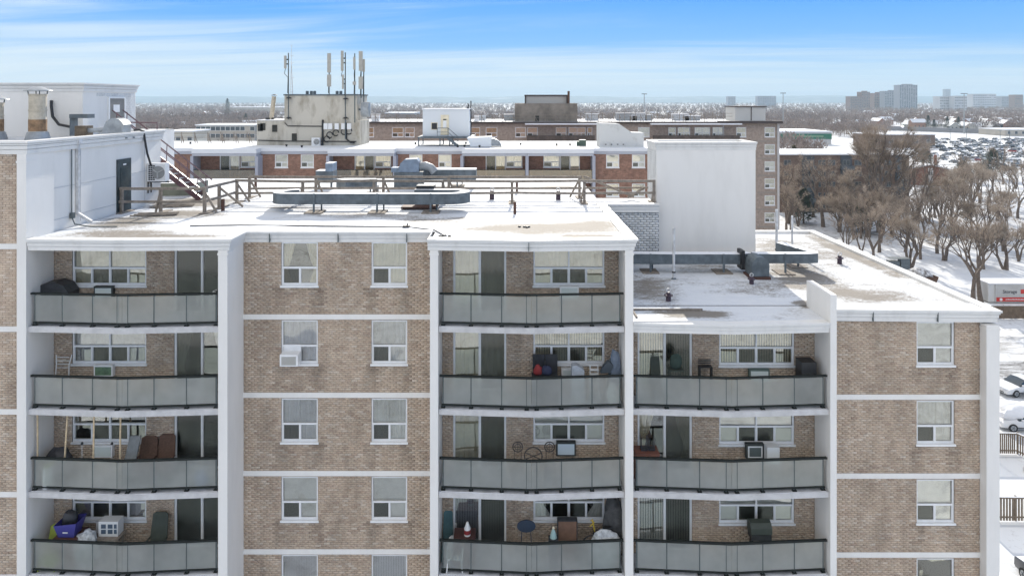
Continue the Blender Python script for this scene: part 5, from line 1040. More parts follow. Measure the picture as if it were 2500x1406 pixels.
part('weep_hole', q, BLACK, t)
solo('green_vent_box', MB().box(PX(1414,68),PX(1430,68),67.6,68.3,22.5,23.1).box(PX(1408,68),PX(1414,68),67.7,68.2,22.5,22.95), mat('vent_green', (.08,.12,.09), .6), 'small dark green vent box on the far roof near the plastered shaft', 'roof vent')
for px in (1158, 1169): pass
# light railings on the far roof (left of the penthouse)
t = thing('roof_railing', 'thin weathered railing around the left part of the red brick roof', 'railing', (-30, 73, 22.5))
for y in (72.5, 75.5):
    part('rail', MB().beam((-38,y,23.5),(-26.2,y,23.5),.05).beam((-38,y,23.05),(-26.2,y,23.05),.04), WOODG, t)
    for k in range(9): x = -38+k*1.45; part('post', MB().beam((x,y,22.5),(x,y,23.55),.06).beam((x,y,23.3),(x+.35,y-.2,22.5),.05), WOODG, t)
rs = random.Random(3)
for k in range(14):
    x = rs.uniform(-34, 12); y = rs.uniform(65.2, 72)
    if -26 < x < -15 and y > 68: continue
    solo('roof_vent', MB().lathe([(.09,0),(.09,.16),(.13,.17),(.11,.22)], (x,y,22.5), 8), BLACK, 'tiny dark vent stub on the snowy red brick roof', 'roof vent', 'tiny vent stubs on the red brick roof')

# ---------------- third building (taupe) ----------------
Y3 = 110.0
b3 = thing('taupe_apartment_building', 'long taupe apartment block with a dark roof edge furthest back of the three blocks', 'apartment building', (5, 118, 0))
wm = MB(); TOP3 = 23.3
wins3 = []
for p0, p1, st in ((888,913,'single'),(957,985,'single'),(988,1012,'single'),(1150,1172,'single'),(1186,1214,'single'),(1258,1284,'single'),(1287,1313,'single'),(1357,1383,'single'),(1388,1430,'double'),(1434,1446,'single'),(1558,1586,'single'),(1632,1650,'single'),(1655,1685,'double'),(1696,1734,'double'),(1740,1768,'double'),(1798,1822,'single'),(1867,1892,'single')):
    wins3.append((PX(p0,Y3), PX(p1,Y3), st))
hl = []
for i in range(8):
    for a, b, st in wins3:
        if i > 5 or (i > 0 and b < 30 and not (i == 1 and b < 0)): continue
        hl.append((a, b, 20.95-H*i+.1, 20.95-H*i+1.75))
wall_holes(wm, -27.5, 42.7, 0, TOP3, Y3, Y3+.4, hl); part('wall', wm, TAUPE, b3)
for i in range(6):
    for j, (a, b, st) in enumerate(wins3):
        if i > 0 and b < 30 and not (i == 1 and b < 0): continue
        window(b3, (a+b)/2, Y3, 20.95-H*i+.1, b-a, 1.65, st, random.choice([('folds','white'),('folds','cream'),('flat','white'),('slats','cream')]), screens=(1,), frame=.09)
part('floor_band', MB().box(-27.5, 42.7, Y3-.06, Y3+.1, 20.35, 20.55).box(39.5, 42.7, Y3-.06, Y3+.1, 17.6, 17.8).box(39.5, 42.7, Y3-.06, Y3+.1, 14.85, 15.05).box(39.5, 42.7, Y3-.06, Y3+.1, 12.1, 12.3).box(39.5, 42.7, Y3-.06, Y3+.1, 9.4, 9.6).box(39.5,42.7,Y3-.06,Y3+.1,6.6,6.8), mat('taupe_band', (.30,.26,.22), .8), b3)
part('pier', MB().box(42.7, 43.05, Y3-.15, Y3+.5, 0, TOP3).box(34.0,34.15,Y3-.1,Y3+.1,0,TOP3).box(PX(965,Y3)-8,PX(965,Y3)-7.8,Y3-.1,Y3+.1,0,TOP3), mat('pier_pale', (.50,.48,.46), .8), b3)
part('roof_edge', MB().box(-27.8, 43.2, Y3-.5, Y3+.4, TOP3, TOP3+.3).box(33.2, 43.3, Y3-.9, Y3+.3, TOP3+.01, TOP3+.42), mat('brown_edge', (.06,.045,.04), .7), b3)
part('interior_wall', MB().box(-27, 42.5, Y3+1.2, Y3+1.25, 0, 23.2), DARK, b3); sh = MB(); sh.box(-27.8,-27.5,Y3+.4,126,0,23.3); sh.box(42.7,43,Y3+.5,126,0,23.3); sh.box(-27.5,42.7,125.8,126,0,23.3); part('outer_wall', sh, TAUPE, b3)
part('balcony', MB().box(PX(1286,Y3),PX(1450,Y3),Y3-1.3,Y3-.001,20.35,20.5), CONCRETE, b3); 
for p0, p1 in ((1286,1450),(1590,1800)):
    bo = part('balcony_rail', MB().box(PX(p0,Y3), PX(p1,Y3), Y3-1.3, Y3-1.2, 20.5, 21.45), mat('rail_brown', (.10,.075,.06), .7, .4, 1.5), b3)
    part('roof', MB().box(PX(p0,Y3)-.3, PX(p1,Y3)+.3, Y3-1.5, Y3-.5, TOP3-.15, TOP3+.05), SNOWEDGE, b3)
q = MB(); q.box(PX(1500,Y3),PX(1798,Y3),Y3-1.3,Y3-.001,20.3,20.499); part('balcony', q, CONCRETE, b3)
rm = MB(); rm.box(-27.6, 42.9, Y3+.4, 126, TOP3+.05, TOP3+.28); part('roof', rm, SNOWEDGE, b3)
ZT = TOP3+.3
pp = part('penthouse', MB().box(PX(1257,112), PX(1410,112), 112, 120, ZT-.1, PZ(253,112)), mat('penthouse_taupe', (.27,.24,.20), .9, .35, .4), b3)
part('upper_housing', MB().box(PX(1283,114), PX(1384,114), 114, 118, PZ(254,114), PZ(235,114)), mat('panel_grey', (.48,.47,.44), .8), pp)
part('dark_trim', MB().box(PX(1281,114), PX(1386,114), 113.8, 118.2, PZ(235,114), PZ(232,114)).box(PX(1281,114),PX(1284,114),113.8,114.2,PZ(254,114),PZ(235,114)).box(PX(1383,114),PX(1386,114),113.8,114.2,PZ(254,114),PZ(235,114)), mat('brown_edge',(0,0,0)), pp)
part('chimney', MB().box(PX(1386,113), PX(1391,113), 113, 113.5, PZ(255,113), PZ(223,113)), WICK, pp); part('hatch', MB().box(PX(1307,112), PX(1316,112), 111.95, 111.999, PZ(298,112), PZ(283,112)), DARK, pp)
p2 = part('small_penthouse', MB().box(PX(1795,113), PX(1869,113), 113, 118, ZT-.1, PZ(262,113)), mat('panel_grey',(0,0,0)), b3); part('dark_trim', MB().box(PX(1793,113), PX(1871,113), 112.8, 118.2, PZ(262,113), PZ(259.5,113)).box(PX(1833,113),PX(1835,113),112.95,112.999,PZ(295,113),PZ(262,113)), mat('brown_edge',(0,0,0)), p2)
t = thing('roof_railing', 'long thin railing along the roof of the taupe block', 'railing', (0, 113, ZT))
for z in (.55, 1.05): part('rail', MB().beam((-24,111.2,ZT+z),(33,111.2,ZT+z),.06).beam((6,114.5,ZT+z+.2),(41,114.5,ZT+z+.2),.06), WOODG, t)
for k in range(34): x = -24+k*1.73; part('post', MB().beam((x,111.2,ZT),(x,111.2,ZT+1.15),.09).beam((x,111.2,ZT+.9),(x+.5,111.5,ZT),.06), WOODG, t)
for k in range(20): x = 6+k*1.84; part('post', MB().beam((x,114.5,ZT),(x,114.5,ZT+1.35),.08), WOODG, t)
rs = random.Random(5)
for k, px in enumerate((1445,1522,1560,1583,1661,1689,1172,1245,1545)):
    x = PX(px,117); w_ = rs.uniform(.6,1.4); t = thing('rooftop_unit', 'snow topped rooftop unit seen through the railing of the taupe block', 'rooftop unit', (x,117,ZT), 'rooftop units on the taupe block'); hu = rs.uniform(.7,1.2); part('box', MB().box(x-w_,x+w_,116.5,117.8,ZT,ZT+hu), GALVL if k % 2 else BAGW, t); part('snow_cover', MB().box(x-w_-.05,x+w_+.05,116.4,117.9,ZT+hu,ZT+hu+.1), SNOWEDGE, t)
for px in (912, 921): x = PX(px,112); solo('rooftop_unit', MB().box(x-.35,x+.35,111.8,112.6,ZT,ZT+1.1).box(x-.4,x+.4,111.7,112.7,ZT+1.1,ZT+1.18), FRAME, 'white rooftop box on the left end of the taupe block', 'rooftop unit', 'white boxes at the left end of the taupe roof')
solo('rooftop_unit', MB().box(PX(1158,112),PX(1169,112),111.8,112.6,ZT,ZT+1.0), FRAME, 'white rooftop box on the taupe block just right of the white cabin', 'rooftop unit')
# ---------------- mid distance buildings ----------------
def block(name, label, px0, px1, pyt, Y, depth, wallm, rows=4, cols=8, ww=1.6, wh=1.3, cat='building', group=None, zb=0, roofm=None, off=.35, roof=True, trim=None):
    x0, x1 = PX(px0, Y), PX(px1, Y); zt = PZ(pyt, Y); t = thing(name, label, cat, ((x0+x1)/2, Y+depth/2, 0), group)
    part('wall', MB().box(x0, x1, Y, Y+depth, zb, zt), wallm, t)
    part('roof', MB().box(x0-off, x1+off, Y-off, Y+depth+off, zt, zt+.25+Y*.0006), roofm or SNOWEDGE, t)
    of = OFF[t.name]; sh_ = (zt-zb)/rows
    if cols:
        key = ('fw', ww, wh); pit = (x1-x0)/cols
        def mk():
            mb = MB(); mb.box(-ww/2-.08, ww/2+.08, -.05, 0, -.08, wh+.08); return mb.mesh('window', FRAME)
        def mp(): return MB().box(-ww/2, ww/2, -.07, -.051, 0, wh).mesh('pane', mat('far_glass', (.06,.075,.085), .15, .5, .3))
        for r_ in range(rows):
            for c in range(cols):
                if (c*7+r_*3) % 11 == 5: continue
                o = link('window', cached(key, mk), t, (x0+pit*(c+.5)-of[0], Y-of[1], zb+sh_*(r_+.45)-wh/4))
                link('pane', cached(key+('p',), mp), o)
    return t
LBR = tiled_brick('brown_brick', (.20,.135,.10), (.15,.105,.08), (.17,.13,.11), 1.5); BEI = mat('beige_wall', (.46,.42,.36), .9, .12, .15)
YL = 165.0
t = block('low_rise_apartment_building', 'low brick apartment building half hidden by bare trees right of the taupe block', 1898, 2220, 379, YL, 16, LBR, rows=5, cols=0)
of = OFF[t.name]; zt = PZ(379, YL)
greyp = mat('dark_panel', (.07,.085,.10), .8, .2, .5)
for p0, p1 in ((1958,1988),(2052,2080),(2120,2150),(2186,2214)):
    part('balcony_panel', MB().box(PX(p0,YL), PX(p1,YL), YL-.12, YL-.001, .5, zt-.1), greyp, t)
for r_ in range(5):
    z = .9+r_*2.62
    for px in (1922,1973,2006,2030,2066,2094,2135,2168,2200):
        o = link('window', cached(('lw',), lambda: MB().box(-.85,.85,-.06,0,0,1.25).mesh('window', mat('dull_frame', (.30,.30,.29), .7))), t, (PX(px,YL)-of[0], YL-of[1]-.121, z-of[2])); link('pane', cached(('lwp',), lambda: MB().box(-.78,-.04,-.08,-.061,.08,1.18).box(.04,.78,-.08,-.061,.08,1.18).mesh('pane', mat('far_glass', (.06,.075,.085), .15))), o)
        if px in (1973,2066,2135,2200): part('balcony', MB().box(PX(px,YL)-1.5, PX(px,YL)+1.5, YL-1.2, YL-.1215, z-1.0, z-.1), mat('dark_panel2', (.10,.12,.135), .8), t)
part('penthouse', MB().box(PX(2118,172), PX(2150,172), 170, 176, zt, zt+2.9), LBR, t)
# brick hall with the gable
Yg = 218.0; x0, x1 = PX(2220,Yg), PX(2316,Yg); t = thing('brick_hall', 'single storey brick hall with a shallow snow covered gable and a pale centre panel', 'building', ((x0+x1)/2, Yg+12, 0)); ze = 5.3; zr = PZ(404,Yg)
part('wall', MB().prismy([(x0,0),(x1,0),(x1,ze-.4),((x0+x1)/2+.5,zr),(x0,ze)], Yg, Yg+22), tiled_brick('hall_brick', (.24,.11,.07), (.17,.075,.05), (.2,.14,.1), 1.5), t)
xm = (x0+x1)/2+.5; m = MB(); m.add([(x0-.8,Yg-.8,ze-.1),(xm,Yg-.8,zr+.15),(x1+.8,Yg-.8,ze-.5),(x0-.8,Yg+22.6,ze-.1),(xm,Yg+22.6,zr+.15),(x1+.8,Yg+22.6,ze-.5),(x0-.8,Yg-.8,ze+.2),(xm,Yg-.8,zr+.45),(x1+.8,Yg-.8,ze-.2),(x0-.8,Yg+22.6,ze+.2),(xm,Yg+22.6,zr+.45),(x1+.8,Yg+22.6,ze-.2)],
     [(0,1,4,3)[::-1],(1,2,5,4)[::-1],(6,7,10,9),(7,8,11,10),(0,1,7,6),(1,2,8,7),(3,9,10,4),(4,10,11,5),(0,6,9,3),(2,5,11,8)]); part('roof', m, SNOWEDGE, t)
pn = part('centre_panel', MB().box(PX(2266,Yg), PX(2278,Yg), Yg-.08, Yg-.001, 0, zr-.9), CONCRETE, t); part('window', MB().box(PX(2268,Yg), PX(2271.5,Yg), Yg-.1, Yg-.081, 3.2, 4.2).box(PX(2273,Yg), PX(2276.5,Yg), Yg-.1, Yg-.081, 3.2, 4.2), DARK, pn); part('chimney', MB().box(PX(2280,Yg+14), PX(2283,Yg+14), Yg+13, Yg+14, 5, 8.6), mat('chimney_red', (.28,.09,.05), .8), t)
# green trimmed store, low shop, neighbours
t = block('store', 'wide low store with a green band under its snowy roof', 1890, 2030, 323, 420, 40, CONCRETE, rows=1, cols=0); part('green_band', MB().box(PX(1890,420), PX(2030,420), 419.6, 419.99, PZ(340,420), PZ(327,420)), mat('green_band', (.02,.16,.09), .6, .15, .1), t); part('sign_band', MB().box(PX(1925,420), PX(2010,420), 419.4, 419.59, PZ(334,420), PZ(332,420)), mat('lime_strip', (.35,.5,.3), .6), t)
block('warehouse', 'low tan brick shop with a flat roof at the left end of the parking lot', 2130, 2283, 330, 390, 22, LBR, rows=1, cols=5, ww=2, wh=2)
block('school', 'long low brick building with a flat roof beside the highway', 2368, 2450, 303, 640, 20, LBR, rows=1, cols=10, ww=3.5, wh=3.2)
block('warehouse', 'low pale building with a long snowy roof at the far right edge', 2455, 2560, 318, 520, 30, BEI, rows=1, cols=6, ww=2, wh=2)
block('low_apartment_building', 'pale beige low apartment building behind the roof at left', 478, 622, 307, 300, 18, BEI, rows=5, cols=12, ww=1.9, wh=1.7)
block('low_apartment_building', 'small cream low building at the far left of the trees', 400, 470, 322, 250, 14, mat('cream_wall', (.50,.47,.40), .9), rows=3, cols=5)
block('long_hall', 'very long low snow roofed hall far behind the trees at left', 560, 690, 263, 1300, 60, BEI, rows=1, cols=0)
block('long_hall', 'long low snow roofed hall behind the trees left of centre', 940, 1010, 277, 900, 60, GALVL, rows=1, cols=0)
# far towers
GT = mat('tower_grey', (.30,.31,.33), .8, .1, .02); BT = mat('tower_brown', (.23,.16,.13), .8, .1, .02); WT = mat('tower_white', (.50,.51,.52), .8, .1, .02)
for lb, a, b, yt, Y, m_, r_, c_ in (('brown high rise with a stepped top, leftmost of the far towers', 2104, 2124, 226, 1800, BT, 12, 5), ('lower brown wing beside the leftmost far tower', 2076, 2104, 237, 1800, BT, 8, 6), ('dark brown slab left of the tallest far tower', 2135, 2163, 229, 1850, BT, 10, 6), ('long grey slab stepping up to the tallest far tower', 2160, 2210, 224, 1800, GT, 12, 9),
     ('tallest far tower, blue grey with pale corners', 2196, 2240, 209, 1700, GT, 20, 8), ('slim distant blue tower standing alone on the horizon', 2309, 2321, 219, 3500, GT, 12, 3), ('pale cream slab right of the lone distant tower', 2295, 2330, 237, 1500, WT, 6, 8), ('pale cream slab next to another cream slab near the tall mast', 2331, 2361, 236, 1480, WT, 6, 7),
     ('white banded office block at the right horizon', 2376, 2432, 231, 1900, WT, 7, 10), ('low grey building at the far right horizon', 2446, 2490, 237, 2100, GT, 5, 8), ('dark block at the far right edge of the horizon', 2478, 2498, 233, 2000, BT, 6, 4), ('faint pair of slabs on the horizon above the small penthouse', 1778, 1796, 237, 2600, GT, 8, 4), ('faint wide slab on the horizon right of the small penthouse', 1850, 1895, 236, 2600, GT, 7, 8)):
    t = block('tower_block', lb, a, b, yt, Y, 25, m_, rows=r_, cols=c_, ww=(PX(b,Y)-PX(a,Y))/c_*.62, wh=2.0, cat='high rise', roofm=m_)
    if 'leftmost of' in lb or 'tallest' in lb: x0, x1 = PX(a,Y), PX(b,Y); part('rooftop_housing', MB().box(x0+(x1-x0)*.3, x0+(x1-x0)*.8, Y+5, Y+15, PZ(yt,Y), PZ(yt-3.5,Y)), m_, t)
# light masts
for lb, px, yt, Y in (('tall highway light mast behind the middle of the taupe roof', 1573, 230, 600), ('tall highway light mast just right of the taupe block', 1912, 228, 620), ('tall highway light mast above the parking lot', 2354, 229, 560)):
    x = PX(px,Y); t = thing('light_mast', lb, 'light mast', (x,Y,0), 'tall highway light masts'); part('pole', MB().tube([(x,Y,0),(x,Y,PZ(yt,Y))],[.5,.28],8), GALVL, t); part('lamp_ring', MB().box(x-2.2,x+2.2,Y-1,Y+1,PZ(yt,Y)-.3,PZ(yt,Y)+.3), GALV, t)
for k, (px, Y) in enumerate(((2270,330),(2320,410),(2442,400),(2465,400),(2360,420))):
    x = PX(px,Y); t = thing('lamp_post', 'slim dark lamp post standing in the snowy parking lot', 'lamp post', (x,Y,0), 'lamp posts in the parking lot'); part('pole', MB().tube([(x,Y,0),(x,Y,9.5)],.13,6), GALV, t); part('lamp', MB().box(x-.9,x+.9,Y-.2,Y+.2,9.4,9.6), GALV, t)
x = PX(2388,205); t = thing('utility_pole', 'wooden utility pole with wires above the trees at right', 'utility pole', (x,205,0)); part('pole', MB().tube([(x,205,0),(x,205,8.6)],[.2,.14],7), WOODG, t); part('crossarm', MB().box(x-1.1,x+1.1,204.9,205.1,7.8,8.0), WOODG, t)
m = MB()
for dx in (-1,0,1): m.tube([(x+dx,205,8.1),(x+20,200,7.2),(x+45,196,7.8)],.035,4); m.tube([(x+dx,205,8.1),(x-18,208,7.0),(x-40,211,7.5)],.035,4)
part('wire', m, BLACK, t)
# ---------------- hills ----------------
HM_ = mat('wooded_hills', (.05,.10,.10), .95, 0, .004, col2=(.36,.38,.40), lo=.52, hi=.72, detail=8)
vs = []; n = 300
for j in range(5):
    for i in range(n+1):
        x = -8500+17000*i/n; hgt = (78+16*noise.noise(Vector((x*.0009,0,0)))+10*noise.noise(Vector((x*.004,3,0)))+2.5*noise.noise(Vector((x*.03,5,0))))*(1+.12*max(0,(x-1500)/3500) if x < 5500 else 1.1)
        vs.append((x, 7200+j*450, hgt*(0,.45,.85,1,.9)[j]))
struct('hills', MB().add(vs, [(j*(n+1)+i, j*(n+1)+i+1, (j+1)*(n+1)+i+1, (j+1)*(n+1)+i) for j in range(4) for i in range(n)]), HM_, smooth=True)

# ---------------- cars ----------------
GLD = mat('car_glass', (.03,.04,.045), .08, spec=.9); TYRE = mat('tyre', (.02,.02,.02), .8); HUB = mat('hub', (.45,.46,.47), .35, metal=.6)
LAMP = mat('headlamp', (.6,.62,.65), .15); TAIL = mat('tail_lamp', (.35,.02,.02), .3)
def car_body(kind='sedan', snow=False):
    if kind == 'suv': st = [(0,.50,.50,.80),(.12,.86,.86,.88),(.95,1.02,1.02,.91),(1.35,1.06,1.08,.92),(1.95,1.08,1.66,.92),(3.9,1.08,1.66,.92),(4.45,1.05,1.1,.90),(4.6,.6,.6,.84)]
    else: st = [(0,.45,.45,.76),(.12,.68,.68,.85),(.9,.84,.84,.89),(1.25,.90,.92,.90),(2.0,.93,1.42,.90),(3.1,.95,1.41,.90),(3.85,.96,1.0,.89),(4.45,.92,.92,.86),(4.6,.55,.55,.80)]
    mb = MB(); vs = []; K = 9
    for x, bz, rz_, hw in st:
        rw = hw*.78 if rz_ > bz+.15 else hw*.88
        row = [(hw*.93,.28),(hw,.5*bz+.1),(hw*.985,bz),(rw,rz_-.03 if rz_ > bz+.15 else rz_),(0,rz_+.02)]
        vs += [(x,-a,b) for a, b in row]+[(x,a,b) for a, b in row[-2::-1]]
    ns_ = len(st); fs = []; ms = []
    for i in range(ns_-1):
        cab = st[i][2] > st[i][1]+.15 or st[i+1][2] > st[i+1][1]+.15; full = st[i][2] > st[i][1]+.15 and st[i+1][2] > st[i+1][1]+.15
        for j in range(K-1):
            fs.append((i*K+j, i*K+j+1, (i+1)*K+j+1, (i+1)*K+j))
            if j in (2,5) and cab: ms.append(1)
            elif j in (3,4) and cab and not full: ms.append(1)
            elif j in (3,4) and snow: ms.append(2)
            else: ms.append(0)
        fs.append((i*K+K-1, i*K, (i+1)*K, (i+1)*K+K-1)); ms.append(0)
    fs.append(tuple(range(K-1,-1,-1))); ms.append(0); fs.append(tuple((ns_-1)*K+j for j in range(K))); ms.append(0)
    mb.add(vs, fs); mb.m = ms; return mb
CARC = {'white': (.72,.73,.74), 'black': (.018,.018,.022), 'grey': (.14,.15,.16), 'silver': (.40,.41,.43), 'navy': (.02,.03,.08), 'red': (.25,.02,.02)}
CM = {k: mat('car_paint_'+k, v_, .28, .05, 2, spec=.6) for k, v_ in CARC.items()}
def far_car(kind, col, snow):
    def fn():
        b = car_body(kind, snow)
        for x in (.85, 3.7):
            for s in (-1, 1): b.tube([(x, s*.78, .33), (x, s*.93, .33)], .33, 10, mi=3)
        return b.mesh('parked_car', [CM[col], GLD, SNOWEDGE, TYRE])
    return cached(('car', kind, col, snow), fn)
rs = random.Random(11); nc = 0
for row in range(14):
    y = 262+row*15.5+(0 if row % 2 else 5)
    for k in range(60):
        x = 178+k*3.0+row*2.0+rs.uniform(-.3,.3); px = 1250+x/y*F
        if px < 2215+ (60 if row < 3 else 0) or px > 2520: continue
        if rs.random() < (.42 if px < 2330 else .22): continue
        if 2330 < px < 2400 and y < 300: continue
        if nc >= 290: break
        col = rs.choices(list(CARC), (5,5,5,4,1,1))[0]; sn = rs.random() < .55; kd = rs.choice(['suv','sedan'])
        o = link('parked_car', far_car(kd, col, sn), None, (x, y+rs.uniform(-.3,.3), .02), R(90+rs.uniform(-3,3)+(180 if rs.random()<.5 else 0))); nc += 1
        o['label'] = ('dark' if col in ('black','navy') else col)+' '+('tall' if kd == 'suv' else 'low')+' car'+(' with snow on its roof' if sn else '')+' in the crowded far parking lot'; o['category'] = 'car'; o['group'] = ('dark' if col in ('black','navy') else col)+' '+kd+('s with snow' if sn else 's')+' in the far parking lot'
for px, Y, col in ((2345,450,'black'),(2490,455,'black'),(2200,640,'grey'),(2290,600,'black'),(2440,540,'silver')):
    o = link('parked_car', far_car('suv', col, False), None, (PX(px,Y), Y, 1.25 if Y > 500 else .02)); o['label'] = {450:'dark car crossing the empty part of the far lot',455:'dark car alone at the far right of the lot',640:'grey car on the highway behind the big elm',600:'dark car on the highway above the parking lot',540:'silver car on the highway at right'}[Y]; o['category'] = 'car'
def near_car(label, x, y, rz, kind, col, snow, z=.02):
    t = thing('parked_car', label, 'car', (x, y, z)); b = car_body(kind, snow); of = (0,0,0); OFF[t.name] = (0,0,0)
    bo = part('body', b, [CM[col], GLD, SNOWEDGE, TYRE], t, smooth=True)
    for wx in (.85, 3.7):
        for s in (-1, 1):
            wo = part('wheel', MB().tube([(wx, s*.74, .33), (wx, s*.92, .33)], .33, 22), TYRE, t, smooth=True)
            h = MB().tube([(wx, s*.90, .33), (wx, s*.935, .33)], .21, 18); part('hub', h, HUB, wo)
            for k in range(5): a = 2*math.pi*k/5; part('spoke', MB().beam((wx, s*.94, .33), (wx+.2*math.cos(a), s*.94, .33+.2*math.sin(a)), .03, .03), GALV, wo)
    for s in (-1, 1):
        part('headlight', MB().prism([(.02,s*.45-.15),(.35,s*.60-.15),(.35,s*.60+.15),(.02,s*.45+.15)], .58, .70), LAMP, t); part('tail_light', MB().box(4.42, 4.55, s*.65-.15, s*.65+.15, .72, .86), TAIL, t)
        part('mirror', MB().box(1.45, 1.62, s*.98-.09, s*.98+.09, .95, 1.07), CM[col], t); part('side_trim', MB().box(.9, 3.9, s*.895-.01, s*.895+.01, .34, .40), BLACK, t)
        wmm = MB(); wmm.box(1.35+.55, 1.95+.02, s*.835-.01, s*.835+.01, .95, 1.30); wmm.box(2.75, 2.80, s*.80-.02, s*.80+.02, .95, 1.36); part('window_pillar', wmm, CM[col], t)
    part('number_plate', MB().box(-.02, .0, -.25, .25, .42, .53), FRAME, t); part('grille', MB().box(-.01, .05, -.4, .4, .33, .41), BLACK, t)
    t.rotation_euler = (0,0,rz); return t
near_car('clean white sedan parked in the snow just right of the corner pier', PX(2447,62.5), 62.8, R(12), 'sedan', 'white', False)
t = near_car('car buried under thick snow beside the timber fence', PX(2438,56.3), 56.6, R(-8), 'sedan', 'white', True); x = PX(2438,56.3); solo('snow_mound', lump(x+2.2, 56.6, .7, 2.2, 1.0, .75, 61, 20), SNOWEDGE, 'thick pillow of snow lying on the buried car', 'snow', smooth=True)
near_car('snow covered dark car at the bottom right corner', 29.7, 39.3, R(-90), 'suv', 'black', True)
near_car('white van with snow on its roof at the bottom right beside the pier', 26.8, 38.0, R(-90), 'suv', 'white', True)
# container
t = thing('storage_container', 'grey portable storage container with red lettered band standing beyond the board fence', 'container', (PX(2440,91), 91, 0)); x0 = PX(2431,91); x1 = x0+6.6
m = MB(); m.box(x0, x1, 91, 93.5, .15, 2.55)
part('box', m, mat('container_grey', (.50,.49,.46), .6, .12, .8), t); part('roof_snow', MB().box(x0-.9, x1, 90.95, 93.6, 2.551, 2.68), SNOWEDGE, t)
part('end_frame', MB().box(x0-.9, x0-.01, 91.1, 93.5, .15, 2.55).box(x0-.02, x0+.06, 90.97, 91.0, .15, 2.55), mat('container_frame', (.60,.60,.58), .6), t)
rb = part('red_band', MB().box(x0+.08, x1, 90.985, 90.999, .25, .80), mat('container_red', (.55,.03,.02), .5), t)
def text(body, x, y, z, size, m_, parent, name='lettering'):
    c = bpy.data.curves.new(name, 'FONT'); c.body = body; c.size = size; c.extrude = .004; c.offset = .004
    o = bpy.data.objects.new(name, c); COL.objects.link(o); dg = bpy.context.evaluated_depsgraph_get(); me = bpy.data.meshes.new_from_object(o.evaluated_get(dg)); bpy.data.objects.remove(o)
    me.materials.clear(); me.materials.append(m_); of = OFF[parent.name]; o = link(name, me, parent, (x-of[0], y-of[1], z-of[2])); o.rotation_euler = (R(90),0,0); return o
text('Storage', x0+.95, 90.98, 1.35, .62, mat('lettering_dark', (.05,.05,.055), .6), t)
part('red_square', MB().box(PX(2492,91), PX(2492,91)+.9, 90.985, 90.999, 1.28, 1.85), mat('container_red', (0,0,0)), t)
rr_ = random.Random(4); xx = x0+1.3; bb = MB()
while xx < x0+3.9: ww = rr_.uniform(.05,.13); bb.box(xx, xx+ww, 90.97, 90.98, .46, .46+rr_.uniform(.10,.15)); xx += ww+.04
part('small_print', bb, FRAME, t, kind='stuff'); part('white_emblem', MB().lathe([(.02,0),(.2,.01),(.2,.02)], (0,0,0), 14), FRAME, t)
em = [c for c in t.children if c.name.startswith('white_emblem')][0]; em.rotation_euler = (R(90),0,0); em.data.transform(__import__('mathutils').Matrix.Translation(Vector(OFF[t.name]))); em.location = (x0+.7-OFF[t.name][0], 90.98-OFF[t.name][1], .52)
# fences
WF = mat('fence_brown', (.17,.12,.08), .85, .3, 3); WF2 = mat('fence_grey_brown', (.22,.17,.12), .85, .3, 3)
def fence(label, a, b, h, pitch, bw, m_, cap=True, gap0=.05):
    t = thing('timber_fence', label, 'fence', (a[0], a[1], 0)); A = Vector((*a,0)); B = Vector((*b,0)); Ln = (B-A).length; n = int(Ln/pitch); tt = (B-A).normalized()
    for k in range(n): p = A+tt*(pitch*(k+.5)); me = MB().beam(p+Vector((0,0,gap0)), p+Vector((0,0,h-.08)), bw, .025); part('board', me, m_, t)
    for k in range(int(Ln/2.4)+1): p = A+tt*(2.4*k); nn = Vector((-tt.y,tt.x,0))*.09; part('post', MB().beam(p+nn, p+nn+Vector((0,0,h+.05)), .1), m_, t)
    part('rail', MB().beam(A+Vector((0,0,h-.04)), B+Vector((0,0,h-.04)), .12, .07).beam(A+Vector((0,.04,.25)), B+Vector((0,.04,.25)), .04, .09), WF2, t)
    part('snow_cap', MB().beam(A+Vector((0,0,h+.015)), B+Vector((0,0,h+.015)), .10, .03), SNOWEDGE, t); return t
fence('brown board fence in front of the storage container', (58.5,84.5), (70.0,84.5), 1.65, .16, .15, WF)
fence('timber fence with open pickets turning away near the buried car', (34.0,52.3), (38.6,52.2), 1.6, .15, .10, WF2); fence('short return of the picket fence running towards the camera', (38.6,52.2), (40.6,47.4), 1.6, .17, .10, WF2)
fence('lower picket fence across the snow above the parked cars', (30.0,43.9), (42.0,43.7), 1.55, .19, .12, WF2)
solo('picnic_rocks', lump(37.6, 49.6, 0, .45, .3, .3, 71), CONCRETE, 'small pale snow dusted stone lying inside the picket fence', 'stone', smooth=True)
# skip and debris behind the roof edge
t = thing('rubbish_skip', 'open skip filled with snow covered rubble behind the right roof edge', 'skip', (PX(2245,100), 100, 0)); x = PX(2240,100); part('bin', MB().add([(x-1.6,98.6,0),(x+1.6,98.6,0),(x+1.6,101,0),(x-1.6,101,0),(x-2.1,98.3,1.6),(x+2.1,98.3,1.6),(x+2.1,101.3,1.6),(x-2.1,101.3,1.6)], [(3,2,1,0),(0,1,5,4),(1,2,6,5),(2,3,7,6),(3,0,4,7)]), WICK, t); part('rubble', lump(x, 99.8, .8, 2.0, 1.3, 1.0, 81, 18), mat('rubble_snow', (.8,.8,.8), .9, col2=(.12,.1,.08), vs=2.5), t)
m = MB(); x = PX(2190,108); solo('electric_cabinet', m.box(x-1.6,x-.1,107,108.2,0,1.8).box(x+.1,x+1.5,107,108,0,2.2).box(x-1.7,x+1.6,106.9,108.3,2.2,2.24), GALV, 'grey utility cabinets beside the skip behind the roof edge', 'utility cabinet')
